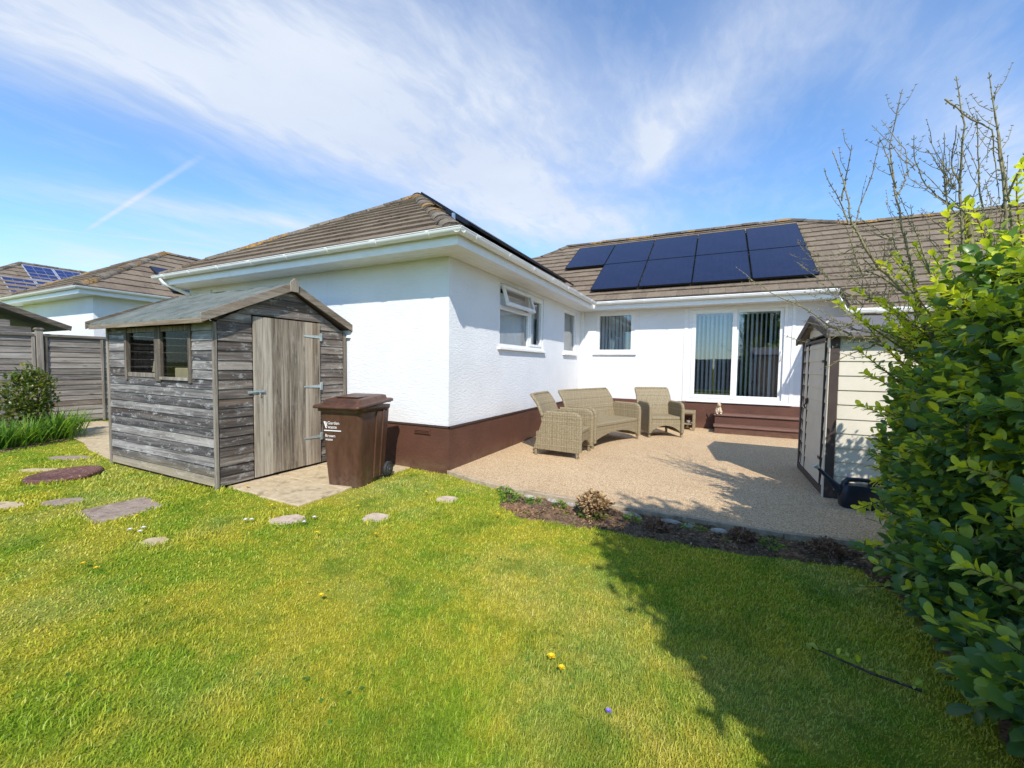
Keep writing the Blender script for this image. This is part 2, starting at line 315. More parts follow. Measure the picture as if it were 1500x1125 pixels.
# ------------------------------------------------------------------ mesh builder
class MB:
    def __init__(s): s.v = []; s.f = []; s.a = []; s.sm = []; s.mi = []
    def add(s, vs, fs, var=None, smooth=False, mi=0):
        o = len(s.v); s.v += [tuple(x) for x in vs]
        if var is None: var = random.random()
        for f in fs: s.f.append(tuple(i+o for i in f)); s.a.append(var); s.sm.append(smooth); s.mi.append(mi)
        return s
    def box(s, x0, y0, z0, x1, y1, z1, var=None, M=None, mi=0):
        vs = [(x0,y0,z0),(x1,y0,z0),(x1,y1,z0),(x0,y1,z0),(x0,y0,z1),(x1,y0,z1),(x1,y1,z1),(x0,y1,z1)]
        if M is not None: vs = [M @ Vector(v) for v in vs]
        return s.add(vs, [(3,2,1,0),(4,5,6,7),(0,1,5,4),(1,2,6,5),(2,3,7,6),(3,0,4,7)], var, mi=mi)
    def hexa(s, vs, var=None): return s.add(vs, [(3,2,1,0),(4,5,6,7),(0,1,5,4),(1,2,6,5),(2,3,7,6),(3,0,4,7)], var)
    def prism(s, poly, off, var=None, smooth=False):
        # poly: list of 3D points, off: extrusion vector
        n = len(poly); off = Vector(off); a = [Vector(p) for p in poly]; b = [p+off for p in a]
        s.add(a+b, [tuple(range(n))[::-1], tuple(range(n, 2*n))], var)
        return s.add(a+b, [(i, (i+1) % n, (i+1) % n+n, i+n) for i in range(n)], var, smooth)
    def tube(s, pts, rad, n=8, var=None, cap=True, smooth=True):
        pts = [Vector(p) for p in pts]
        if not hasattr(rad, '__len__'): rad = [rad]*len(pts)
        rings = []; up = Vector((0, 0, 1)); prev = None
        for i, p in enumerate(pts):
            d = (pts[min(i+1, len(pts)-1)]-pts[max(i-1, 0)])
            if d.length < 1e-7: d = Vector((0, 0, 1))
            d.normalize()
            if prev is None:
                a = d.cross(up)
                if a.length < 1e-3: a = d.cross(Vector((1, 0, 0)))
            else: a = prev - d*prev.dot(d)
            a.normalize(); prev = a; b = d.cross(a)
            rings.append([p+(a*math.cos(2*math.pi*k/n)+b*math.sin(2*math.pi*k/n))*rad[i] for k in range(n)])
        vs = [v for r in rings for v in r]
        fs = [(i*n+k, i*n+(k+1) % n, (i+1)*n+(k+1) % n, (i+1)*n+k) for i in range(len(pts)-1) for k in range(n)]
        s.add(vs, fs, var, smooth)
        if cap: s.add(vs, [tuple(range(n))[::-1], tuple(range((len(pts)-1)*n, len(pts)*n))], var)
        return s
    def loft(s, rings, var=None, cap=True, smooth=True, closed=True):
        n = len(rings[0]); vs = [v for r in rings for v in r]; kk = n if closed else n-1
        fs = [(i*n+k, i*n+(k+1) % n, (i+1)*n+(k+1) % n, (i+1)*n+k) for i in range(len(rings)-1) for k in range(kk)]
        s.add(vs, fs, var, smooth)
        if cap and closed: s.add(vs, [tuple(range(n))[::-1], tuple(range((len(rings)-1)*n, len(rings)*n))], var)
        return s
    def lathe(s, prof, c=(0, 0, 0), n=20, axis='z', var=None):
        rings = []
        for r, h in prof:
            ring = []
            for k in range(n):
                a = 2*math.pi*k/n; x, y = r*math.cos(a), r*math.sin(a)
                ring.append({'z': (c[0]+x, c[1]+y, c[2]+h), 'x': (c[0]+h, c[1]+x, c[2]+y), 'y': (c[0]+y, c[1]+h, c[2]+x)}[axis])
            rings.append(ring)
        return s.loft(rings, var)
    def ell(s, c, r, n=12, m=8, M=None, var=None):
        rings = []
        for i in range(m+1):
            t = math.pi*i/m; q = max(math.sin(t), .02)
            ring = [Vector((r[0]*q*math.cos(2*math.pi*k/n), r[1]*q*math.sin(2*math.pi*k/n), -r[2]*math.cos(t))) for k in range(n)]
            if M is not None: ring = [M @ v for v in ring]
            rings.append([v+Vector(c) for v in ring])
        return s.loft(rings, var)
    def build(s, name, mats, parent=None, bevel=0, loc=None, seg=2):
        me = bpy.data.meshes.new(name); me.from_pydata([tuple(v) for v in s.v], [], s.f)
        at = me.attributes.new('var', 'FLOAT', 'FACE'); at.data.foreach_set('value', s.a)
        me.polygons.foreach_set('use_smooth', s.sm)
        if not isinstance(mats, (list, tuple)): mats = [mats]
        for m in mats: me.materials.append(MATS[m])
        me.polygons.foreach_set('material_index', s.mi)
        me.update()
        o = bpy.data.objects.new(name, me); COL.objects.link(o)
        if parent is not None: o.parent = parent
        if loc is not None: o.location = loc
        if bevel:
            # weld first: faces were added with shared rings but separate caps
            w = o.modifiers.new('weld', 'WELD'); w.merge_threshold = 1e-5
            b = o.modifiers.new('bevel', 'BEVEL'); b.width = bevel; b.segments = seg; b.limit_method = 'ANGLE'; b.angle_limit = R(40)
        return o
def empty(name, loc=(0,0,0), rz=0):
    o = bpy.data.objects.new(name, None); COL.objects.link(o); o.location = loc; o.rotation_euler = (0,0,rz); o.empty_display_size = .1
    return o
def tag(o, label=None, cat=None, group=None, kind=None):
    if label: o['label'] = label
    if cat: o['category'] = cat
    if group: o['group'] = group
    if kind: o['kind'] = kind
    return o
def copy_tree(o, parent=None):
    c = o.copy(); COL.objects.link(c); c.parent = parent
    for ch in [x for x in bpy.data.objects if x.parent == o]: copy_tree(ch, c)
    return c
def np_mesh(name, V, F4, var, matname, parent=None, smooth=False):
    """V (n,3), F4 (m,4) quads, var per face"""
    me = bpy.data.meshes.new(name); n = len(V); m = len(F4)
    me.vertices.add(n); me.vertices.foreach_set('co', np.ascontiguousarray(V, dtype=np.float32).ravel())
    me.loops.add(m*4); me.loops.foreach_set('vertex_index', np.ascontiguousarray(F4, dtype=np.int32).ravel())
    me.polygons.add(m); me.polygons.foreach_set('loop_start', np.arange(0, m*4, 4, dtype=np.int32))
    me.update(calc_edges=True)
    at = me.attributes.new('var', 'FLOAT', 'FACE'); at.data.foreach_set('value', np.ascontiguousarray(var, dtype=np.float32))
    me.polygons.foreach_set('use_smooth', np.full(m, smooth))
    me.materials.append(MATS[matname]); me.validate()
    o = bpy.data.objects.new(name, me); COL.objects.link(o)
    if parent is not None: o.parent = parent
    return o

# ------------------------------------------------------------------ world, sun, camera
w = bpy.data.worlds.new('World'); sc.world = w; w.use_nodes = True
nt = NT(w.node_tree); bg = nt.n['Background']
sky = nt.add('ShaderNodeTexSky', sky_type='NISHITA', sun_disc=False)
sky.sun_elevation = R(SUN_EL); sky.sun_rotation = R(SUN_AZ); sky.altitude = 50; sky.air_density = 1.0; sky.dust_density = .3; sky.ozone_density = 2.2
d = nt.add('ShaderNodeTexCoord').outputs['Generated']
sx, sy, sz = nt.sep(d)
zc = nt.m('MAXIMUM', sz, .035)
px = nt.m('DIVIDE', sx, zc); py = nt.m('DIVIDE', sy, zc)
P = nt.comb(px, py, 0.)
def gauss(cx_, cy_, ang, la, lb):   # soft elongated patch in the cloud plane
    q = nt.v('SUBTRACT', P, (cx_, cy_, 0.)); s = nt.sep(q); c, s_ = math.cos(ang), math.sin(ang)
    u = nt.m('ADD', nt.m('MULTIPLY', s[0], c/la), nt.m('MULTIPLY', s[1], s_/la))
    v = nt.m('ADD', nt.m('MULTIPLY', s[0], -s_/lb), nt.m('MULTIPLY', s[1], c/lb))
    return nt.m('EXPONENT', nt.m('MULTIPLY', nt.m('ADD', nt.m('MULTIPLY', u, u), nt.m('MULTIPLY', v, v)), -1.))
warp = nt.noise(P, 1.1, 4, .6, col=True)
Pw = nt.v('ADD', P, nt.v('SCALE', nt.v('SUBTRACT', warp, (.5, .5, .5)), scale=.34))
A = R(62)
st = nt.noise(nt.mp(Pw, (2.4, .8, 1), rot=(0, 0, -A+R(90))), 1.7, 11, .62, .15)
st2 = nt.noise(nt.mp(Pw, (5.0, 1.7, 1), rot=(0, 0, -A+R(80))), 2.1, 11, .66, .2)
soft = nt.noise(Pw, .9, 6, .55)
bands = None
for g, wgt in [((-1.45, 1.1, R(64), 1.35, .42), 1.0), ((-1.0, 2.7, R(66), 1.6, .55), .75), ((-.62, 1.45, R(58), .9, .33), .60), ((.12, 1.45, R(112), .45, .24), .38), ((.9, 2.3, R(55), .9, .18), .40),
               ((-.22, 1.9, R(115), .40, .12), .55), ((-1.6, 6.5, R(20), 2.4, 1.0), .60), ((-5.2, 1.9, R(10), 2.8, .6), .55), ((-3.1, 1.55, R(50), .9, .22), .45), ((1.7, 3.6, R(60), 1.2, .35), .45)]:
    t = nt.m('MULTIPLY', gauss(*g), wgt); bands = t if bands is None else nt.m('ADD', bands, t)
tex = nt.m('ADD', nt.m('MULTIPLY', st, .6), nt.m('ADD', nt.m('MULTIPLY', st2, .35), nt.m('MULTIPLY', soft, .45)))
cf = nt.m('MULTIPLY', bands, nt.rng(tex, .42, .92, .38, 1.3))
cf = nt.m('ADD', cf, nt.m('MULTIPLY', nt.rng(tex, .66, .95), .22))
# two vapour trails (segments in the cloud plane)
def trail(a, b, wdt, k):
    ax, ay = a; bx, by = b; L = math.hypot(bx-ax, by-ay); ux, uy = (bx-ax)/L, (by-ay)/L
    q = nt.sep(nt.v('SUBTRACT', P, (ax, ay, 0.)))
    u = nt.m('ADD', nt.m('MULTIPLY', q[0], ux), nt.m('MULTIPLY', q[1], uy))
    v = nt.m('ABSOLUTE', nt.m('ADD', nt.m('MULTIPLY', q[0], -uy), nt.m('MULTIPLY', q[1], ux)))
    e = nt.m('MULTIPLY', nt.rng(u, 0, .12*L), nt.rng(u, .8*L, L, 1, 0))
    return nt.m('MULTIPLY', nt.m('MULTIPLY', e, nt.rng(v, wdt*.2, wdt, 1, 0)), nt.m('MULTIPLY', nt.rng(st2, .3, .6, .6, 1), k))
cf = nt.m('ADD', cf, trail((-4.52, 1.44), (-2.19, 1.147), .024, .5))
cf = nt.m('ADD', cf, trail((-4.80, 1.10), (-3.85, 2.15), .03, .4))
cf = nt.m('MINIMUM', nt.m('MAXIMUM', cf, 0.), .93)
cloudc = nt.mix(nt.rng(soft, .3, .7), (2.45, 2.78, 3.40), (3.15, 3.38, 3.75))
tint = nt.mix(1, sky.outputs[0], (.62, .80, .95), 'MULTIPLY')
nt.l.new(nt.mix(cf, tint, cloudc), bg.inputs['Color']); bg.inputs['Strength'].default_value = .15

sun = bpy.data.lights.new('sun', 'SUN'); sun.energy = 3.05; sun.angle = R(.6); sun.color = (1, .945, .86)
so = bpy.data.objects.new('sun', sun); COL.objects.link(so)
sd = Vector((math.sin(R(SUN_AZ))*math.cos(R(SUN_EL)), math.cos(R(SUN_AZ))*math.cos(R(SUN_EL)), math.sin(R(SUN_EL))))
so.rotation_euler = sd.to_track_quat('Z', 'Y').to_euler(); so.location = (5, -8, 10)

cam = bpy.data.cameras.new('camera'); co = bpy.data.objects.new('camera', cam); COL.objects.link(co)
cam.lens = 596/1500*36; cam.sensor_width = 36; cam.clip_start = .05; cam.clip_end = 2000
r0 = ((.898, .032, -.439), (.440, -.036, .897), (.013, -.999, -.047))
X = Vector([r0[i][0] for i in range(3)]).normalized(); Z = -Vector([r0[i][2] for i in range(3)]).normalized()
X = (X-Z*X.dot(Z)).normalized(); Y = Z.cross(X)
co.matrix_world = Matrix(((X.x, Y.x, Z.x, 0), (X.y, Y.y, Z.y, 0), (X.z, Y.z, Z.z, 1.45), (0,0,0,1)))
sc.camera = co
sc.render.engine = 'CYCLES'
sc.view_settings.view_transform = 'Standard'; sc.view_settings.look = 'None'; sc.view_settings.exposure = .86; sc.view_settings.gamma = 1
sc.cycles.max_bounces = 8; sc.cycles.transparent_max_bounces = 12
sc.render.resolution_x = 1024; sc.render.resolution_y = 768

# ------------------------------------------------------------------ ground
def flat(name, poly, z, m, thick=0):
    mb = MB()
    if thick: mb.prism([(x, y, z-thick) for x, y in poly], (0, 0, thick))
    else: mb.add([(x, y, z) for x, y in poly], [tuple(range(len(poly)))])
    return mb.build(name, m)
def ccw(poly):
    a = sum(x0*y1-x1*y0 for (x0, y0), (x1, y1) in zip(poly, poly[1:]+poly[:1])); return poly if a > 0 else poly[::-1]
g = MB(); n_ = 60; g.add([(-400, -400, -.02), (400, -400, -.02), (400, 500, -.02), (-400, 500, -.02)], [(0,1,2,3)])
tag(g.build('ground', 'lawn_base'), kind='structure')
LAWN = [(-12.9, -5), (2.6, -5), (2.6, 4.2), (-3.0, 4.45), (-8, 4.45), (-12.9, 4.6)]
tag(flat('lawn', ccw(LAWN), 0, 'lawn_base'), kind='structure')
PATIO = [(-3.08, 4.40), (-2.6, 4.24), (-2.05, 4.12), (-1, 4.10), (.6, 4.085), (1.4, 4.22), (4.5, 4.3), (4.5, 10.34), (-3.08, 10.34)]
tag(flat('patio', PATIO, .05, 'resin', .12), kind='structure')
kb = MB()
edge = [(-3.08, 4.38), (-2.6, 4.215), (-2.05, 4.095), (-1, 4.075), (.6, 4.06), (1.4, 4.19), (4.5, 4.27)]
for i in range(len(edge)-1):
    (x0, y0), (x1, y1) = edge[i], edge[i+1]
    n = max(1, int(math.hypot(x1-x0, y1-y0)/.6))
    for k in range(n):
        a = (x0+(x1-x0)*k/n, y0+(y1-y0)*k/n); b = (x0+(x1-x0)*(k+1)/n-.004, y0+(y1-y0)*(k+1)/n)
        j = random.uniform(-.006, .006); t = .052+random.uniform(0, .003)
        kb.hexa([(a[0], a[1]+j, -.06), (b[0], b[1]+j, -.06), (b[0], b[1]+.055, -.06), (a[0], a[1]+.055, -.06), (a[0], a[1]+j, t), (b[0], b[1]+j, t), (b[0], b[1]+.055, t), (a[0], a[1]+.055, t)])
tag(kb.build('patio_kerb', 'kerb', bevel=.006), kind='structure')
BED = [(-1.98, 4.02), (-1.92, 3.68), (-1.6, 3.45), (-1.1, 3.5), (-.7, 3.54), (-.16, 3.55), (.35, 3.6), (1.0, 3.72), (1.14, 3.3), (1.12, 2.7), (1.08, 2.2), (1.08, 1.0), (1.15, -.5), (2.6, -.5), (2.6, 4.19), (1.4, 4.17), (.6, 4.05), (-1, 4.06)]
def soil_patch(name, poly, z, amp, step=.045):
    poly = [Vector((x, y)) for x, y in poly]; xs = [p.x for p in poly]; ys = [p.y for p in poly]
    nx = int((max(xs)-min(xs))/step)+1; ny = int((max(ys)-min(ys))/step)+1
    gx = np.linspace(min(xs), max(xs), nx); gy = np.linspace(min(ys), max(ys), ny)
    GX, GY = np.meshgrid(gx, gy); GX = GX+rng.uniform(-.3, .3, GX.shape)*step; GY = GY+rng.uniform(-.3, .3, GY.shape)*step
    ins = inpoly(GX.ravel(), GY.ravel(), [(p.x, p.y) for p in poly]).reshape(GX.shape)
    Zz = z+rng.uniform(0, 1, GX.shape)**2*amp+.012*np.sin(GX*9)*np.sin(GY*11)
    Zz = np.where(ins, Zz, -.012)
    idx = np.arange(nx*ny).reshape(ny, nx)
    q = np.stack([idx[:-1,:-1], idx[:-1,1:], idx[1:,1:], idx[1:,:-1]], -1).reshape(-1, 4)
    keep = ins.ravel()[q].sum(1) >= 1; q = q[keep]
    V = np.stack([GX.ravel(), GY.ravel(), Zz.ravel()], 1)
    return np_mesh(name, V, q, rng.random(len(q)), 'soil', smooth=False)
def inpoly(x, y, poly):
    x = np.asarray(x, float); y = np.asarray(y, float); c = np.zeros(x.shape, bool); n = len(poly)
    for i in range(n):
        x0, y0 = poly[i]; x1, y1 = poly[(i+1) % n]
        if y0 == y1: continue
        c ^= ((y0 > y) != (y1 > y)) & (x < (x1-x0)*(y-y0)/(y1-y0)+x0)
    return c
tag(soil_patch('flower_bed', BED, .004, .035), kind='structure')
PATH = [(-12.85, 3.2), (-11.2, 3.2), (-9.7, 3.02), (-8.9, 2.82), (-7.3, 2.62), (-7.3, 4.4), (-12.85, 4.3)]
tag(flat('garden_path', PATH, .012, 'slab_sand', .03), kind='structure')
SLABP = [(-4.93, 2.78), (-4.3, 2.70), (-3.70, 2.66), (-3.66, 3.3), (-3.72, 4.40), (-4.93, 4.40)]
sp = MB()
for (a, b, c_, d_) in [(-4.93, -4.31, 2.70, 3.28), (-4.30, -3.67, 2.67, 3.26), (-4.93, -4.28, 3.29, 3.85), (-4.27, -3.69, 3.27, 3.84), (-4.93, -4.3, 3.86, 4.41), (-4.29, -3.7, 3.85, 4.41)]:
    sp.box(a+.004, c_, -.04, b, d_, .018+random.uniform(0, .004))
tag(sp.build('paved_path', 'slab_sand', bevel=.008), kind='structure')

# ------------------------------------------------------------------ roofs
def clipx(poly, t):   # min/max u of a (u,t) polygon at height t
    xs = []
    n = len(poly)
    for i in range(n):
        (u0, t0), (u1, t1) = poly[i], poly[(i+1) % n]
        if abs(t1-t0) < 1e-9:
            if abs(t-t0) < 1e-6: xs += [u0, u1]
            continue
        k = (t-t0)/(t1-t0)
        if -1e-6 <= k <= 1+1e-6: xs.append(u0+(u1-u0)*k)
    return (min(xs), max(xs)) if xs else None
def tiles(mb, e, u, up, pitch, poly, gauge=.285, tw=.33, seed=0, base=True):
    """e eaves origin, u unit along the eaves, up unit horizontal upslope, pitch rise/run"""
    e = Vector(e); u = Vector(u); up = Vector(up); T = max(p[1] for p in poly); T0 = min(p[1] for p in poly)
    sv = up+Vector((0, 0, pitch)); nrm = u.cross(sv); nrm.normalize()
    if nrm.z < 0: nrm = -nrm
    rr = random.Random(seed)
    n = int((T-T0)/gauge)+1
    for i in range(n):
        t0 = T0+i*gauge; t1 = min(t0+gauge, T)
        if t1-t0 < .02: continue
        a = clipx(poly, t0+1e-4); b = clipx(poly, t1-1e-4)
        if not a or not b: continue
        lo = min(a[0], b[0]); hi = max(a[1], b[1]); off = (i % 2)*tw*.5
        k0 = math.floor((lo-off)/tw); k1 = math.ceil((hi-off)/tw)
        for k in range(k0, k1):
            x0 = k*tw+off; x1 = x0+tw-.004
            A0, A1 = max(x0, a[0]), min(x1, a[1]); B0, B1 = max(x0, b[0]), min(x1, b[1])
            if A1 < A0: A0 = A1 = (A0 if x0 > a[1] else A1) if False else max(min(x0, a[1]), a[0]) if x0 > a[1] else max(min(x1, a[1]), a[0])
            if B1 < B0: B0 = B1 = max(min(x0, b[1]), b[0]) if x0 > b[1] else max(min(x1, b[1]), b[0])
            if A1-A0 < .01 and B1-B0 < .01: continue
            j = rr.uniform(-.004, .004); th = .040+rr.uniform(-.003, .004)
            def pt(x, t, h): return e+u*x+sv*t+nrm*h
            f0 = t0-.012+j
            vs = [pt(A0, f0, .0), pt(A1, f0, .0), pt(B1, t1, -.012), pt(B0, t1, -.012), pt(A0, f0, th), pt(A1, f0, th+rr.uniform(-.002, .003)), pt(B1, t1, .008), pt(B0, t1, .008)]
            mb.hexa(vs, rr.random())
def deck(mb, e, u, up, pitch, poly):
    e = Vector(e); u = Vector(u); up = Vector(up); sv = up+Vector((0, 0, pitch)); 
    mb.add([e+u*a+sv*t-Vector((0, 0, .03)) for a, t in poly], [tuple(range(len(poly)))], .1)
def caps(name, a, b, parent, r=.125, seg=.40, m='ridge', z=.0):
    a = Vector(a); b = Vector(b); L = (b-a).length; n = max(1, round(L/seg)); d = (b-a)/L; side = d.cross(Vector((0,0,1))).normalized(); upv = side.cross(d).normalized()
    mb = MB()
    for i in range(n):
        p0 = a+d*(L*i/n); p1 = a+d*(L*(i+1)/n-.008); jr = r+random.uniform(-.004, .006); jz = random.uniform(-.006, .008)
        var = random.random(); rings = []
        for p, rr in ((p0, jr+.010), (p1, jr)):
            rings.append([p+side*(rr*1.12*math.cos(t))+upv*(rr*.70*math.sin(t)+z+jz-.035) for t in [math.pi*k/8 for k in range(9)]])
        vs = rings[0]+rings[1]
        mb.add(vs, [(k, k+1, k+10, k+9) for k in range(8)], var, True)
        vs2 = [v-upv*.022 for v in rings[0]]; vs3 = rings[0]+vs2
        mb.add(vs3, [(k+1, k, k+9, k+10) for k in range(8)], var)
        mb.add(rings[0]+[p0-upv*.05+side*.0], [tuple(range(9))], var)
    return mb.build(name, m, parent)

EZ = 3.04; P1 = .655
house = empty('bungalow', (-3.08, 4.41, 0)); tag(house, 'white rendered bungalow with brown plinth, brown tiled roofs and white gutters', 'house')
HL = Vector((3.08, -4.41, 0))
def hb(mb, name, m, parent=None, **kw):   # build in world coordinates under the house
    o = mb.build(name, m, parent or house, **kw)
    if parent is None or parent == house: o.location = HL
    return o
roof = MB()
FP = 2.15/3.37
wing_front = [(0, 0), (6.55, 0), (3.275, 3.37)]
tiles(roof, (-9.3, 4.03, EZ), (1,0,0), (0,1,0), FP, wing_front, seed=1)
wing_right = [(0, 0), (5.97, 0), (9.25, 3.28), (3.37, 3.28)]
tiles(roof, (-2.75, 4.03, EZ), (0,1,0), (-1,0,0), P1, wing_right, seed=2)
wing_left = [(0, 0), (12.0, 0), (12.0, 3.28), (3.37, 3.28)]
tiles(roof, (-9.3, 4.03, EZ), (0,1,0), (1,0,0), P1, wing_left, seed=3, tw=.6)
main_f = [(0, 0), (12, 0), (12, 3.10), (5.92, 3.10), (4.64, 3.9), (-1.95, 3.9), (-2.60, 3.28), (-3.28, 3.28)]
tiles(roof, (-2.75, 10.0, EZ), (1,0,0), (0,1,0), .66, main_f, seed=4)
ext = [(4.95, -.95), (12, -.95), (12, 0), (4.95, 0)]
tiles(roof, (-2.75, 10.0, EZ), (1,0,0), (0,1,0), .66, ext, seed=5)
for a in (((-9.3, 4.03, EZ), (1,0,0), (0,1,0), FP, wing_front), ((-2.75, 4.03, EZ), (0,1,0), (-1,0,0), P1, wing_right), ((-9.3, 4.03, EZ), (0,1,0), (1,0,0), P1, wing_left), ((-2.75, 10.0, EZ), (1,0,0), (0,1,0), .66, main_f), ((-2.75, 10.0, EZ), (1,0,0), (0,1,0), .66, ext)): deck(roof, *a)
# rear slopes, plain
roof.add([(-4.7, 13.9, 5.6), (1.89, 13.9, 5.6), (5.5, 17.8, 3.0), (-8.5, 17.8, 3.0)], [(0,1,2,3)], .3)
roof.add([(3.17, 13.1, 5.07), (9.25, 13.1, 5.07), (9.25, 17, 3), (3.17, 17, 3)], [(0,1,2,3)], .3)
roof.add([(-4.7, 13.9, 5.6), (-8.5, 17.8, 3.0), (-8.6, 10, 3.04), (-5.4, 13.2, 5.16)], [(0,1,2,3)], .3)
roof = hb(roof, 'roof', 'tile'); 
for nm, a, b in [('hip_tiles', (-9.3, 4.03, EZ), (-6.025, 7.40, 5.19)), ('hip_tiles', (-2.75, 4.03, EZ), (-6.025, 7.40, 5.19)), ('ridge_tiles', (-6.03, 7.34, 5.20), (-6.03, 13.3, 5.20)),
                 ('ridge_tiles', (-4.7, 13.9, 5.62), (1.9, 13.9, 5.62)), ('hip_tiles', (-5.4, 13.22, 5.16), (-4.68, 13.9, 5.62)), ('hip_tiles', (3.17, 13.08, 5.09), (1.86, 13.9, 5.62)), ('ridge_tiles', (3.12, 13.1, 5.09), (9.25, 13.1, 5.09))]:
    a = Vector(a); b = Vector(b)
    o = caps(nm, a, b, roof)
# walls: box slabs around openings
def wall(mb, axis, c, thick, a0, a1, z0, z1, holes):
    """axis 'x': wall lies in plane x=c going inward by thick (signed) along x, spans y a0..a1"""
    cuts = sorted(set([a0, a1]+[h for H in holes for h in (H[0], H[1])]))
    def bx(p, q, lo, hi):
        if hi-lo < .001 or q-p < .001: return
        if axis == 'x': mb.box(min(c, c+thick), p, lo, max(c, c+thick), q, hi, .5)
        else: mb.box(p, min(c, c+thick), lo, q, max(c, c+thick), hi, .5)
    for p, q in zip(cuts, cuts[1:]):
        H = [h for h in holes if h[0] <= p+1e-6 and h[1] >= q-1e-6]
        if H: bx(p, q, z0, H[0][2]); bx(p, q, H[0][3], z1)
        else: bx(p, q, z0, z1)
W1 = (5.80, 7.70, 1.74, 2.77); W2 = (8.97, 9.90, 1.74, 2.75)     # side windows (y range)
W3 = (-2.68, -1.73, 1.78, 2.80); DR = (-.49, 1.42, .69, 2.81)     # back wall (x range)
W0 = (-8.45, -7.98, 2.0, 2.78)
wb = MB(); 
wall(wb, 'x', -3.08, -.26, 4.41+.26, 10.34, .63, 2.86, [W1, W2])
wall(wb, 'y', 4.41, .26, -8.9, -3.08, .63, 2.86, [W0])
wall(wb, 'y', 10.34, .26, -3.34, 2.65, .63, 2.86, [W3, DR])
wb.box(2.65, 9.35, .63, 2.9, 10.6, 2.60, .5); wb.box(2.9, 9.35, .63, 9.5, 9.6, 2.45, .5)
wb.box(-9.16, 4.41, .63, -8.9, 17.5, 2.86, .5); wb.box(-8.9, 17.2, .0, 9.5, 17.5, 2.95, .5); wb.box(9.25, 9.6, 0, 9.5, 17.2, 2.45, .5)
hb(wb, 'wall', 'render_white')
pb = MB()
pb.box(-3.36, 4.425, -.05, -3.055, 10.34, .63); pb.box(-9.17, 4.385, -.05, -3.055, 4.425, .63); pb.box(-9.19, 4.425, -.05, -9.0, 17.4, .63)
pb.box(-3.055, 10.315, -.05, 2.64, 10.6, .645); pb.box(2.62, 9.325, -.05, 9.5, 9.6, .63)
pl = hb(pb, 'plinth', 'plinth_brown')
dk = MB()
for (a, b) in (((-9.15, 4.372, .612), (-3.04, 4.386, .636)), ((-3.056, 4.372, .612), (-3.04, 10.315, .636))):
    dk.box(*a, *b)
hb(dk, 'drip_bead', 'vinyl_trim', parent=pl)
ab = MB(); ab.box(-3.62, 4.372, .50, -3.35, 4.385, .57)
for k in range(3): ab.box(-3.605, 4.364, .512+k*.018, -3.365, 4.373, .520+k*.018)
hb(ab, 'air_brick', 'plinth_brown', parent=pl)
# interior shell
ib = MB(); ib.box(-9, 4.7, .55, -3.4, 17, .6); ib.box(-3.4, 10.6, .55, 9.2, 17, .6)
ib.box(-9, 4.7, 2.86, -3.36, 17, 2.9); ib.box(-3.4, 10.62, 2.86, 9.2, 17, 2.9); ib.box(-3.3, 14.5, .6, 9, 14.6, 2.86); ib.box(-6, 4.7, .6, -5.9, 12, 2.86)
ib.box(-3.5, 10.62, .6, -3.4, 14.5, 2.86); ib.box(2.9, 10.62, .6, 3.0, 14.5, 2.86); ib.box(-.95, 10.62, .6, -.85, 14.5, 2.86)
ib.box(-5.9, 8.3, .6, -3.36, 8.4, 2.86)
hb(ib, 'interior_walls', 'interior')
fl = MB(); fl.box(-.85, 10.62, .601, 2.9, 14.5, .65)
fl.box(0.0, 12.2, .65, .06, 12.26, 1.36); fl.box(1.1, 12.2, .65, 1.16, 12.26, 1.36); fl.box(0, 12.9, .65, .06, 12.96, 1.36); fl.box(1.1, 12.9, .65, 1.16, 12.96, 1.36); fl.box(-.05, 12.15, 1.36, 1.2, 13.0, 1.4)
hb(fl, 'room_floor', 'interior_floor')
# soffit, fascia, gutter
sf = MB()
def strips(mb, x0, y0, x1, y1, z, along):    # tongue and groove soffit
    if along == 'x':
        n = 4; 
        for k in range(n): mb.box(x0, y0+(y1-y0)*k/n+.003, z, x1, y0+(y1-y0)*(k+1)/n-.003, z+.015, .5)
        mb.box(x0, y0, z+.006, x1, y1, z+.016, .5)
    else:
        n = 4
        for k in range(n): mb.box(x0+(x1-x0)*k/n+.003, y0, z, x0+(x1-x0)*(k+1)/n-.003, y1, z+.015, .5)
        mb.box(x0, y0, z+.006, x1, y1, z+.016, .5)
strips(sf, -9.18, 4.0, -2.69, 4.41, 2.84, 'x'); strips(sf, -3.08, 4.41, -2.69, 9.95, 2.84, 'y'); strips(sf, -3.08, 9.95, 2.15, 10.34, 2.84, 'x')
hb(sf, 'soffit', 'upvc')
fs = MB()
fs.box(-9.2, 3.975, 2.825, -2.665, 3.997, 3.02); fs.box(-2.688, 3.998, 2.825, -2.664, 9.925, 3.02); fs.box(-2.662, 9.925, 2.825, 2.15, 9.948, 3.02)
fs.box(-9.2, 4.0, 2.825, -9.18, 12, 3.02); fs.box(2.13, 9.12, 2.40, 9.5, 9.145, 2.52); fs.prism([(2.13, 9.12, 2.40), (2.13, 9.12, 2.47), (2.13, 9.98, 3.0), (2.13, 9.98, 2.86)], (.02, 0, 0))
hb(fs, 'fascia', 'upvc', bevel=.003)
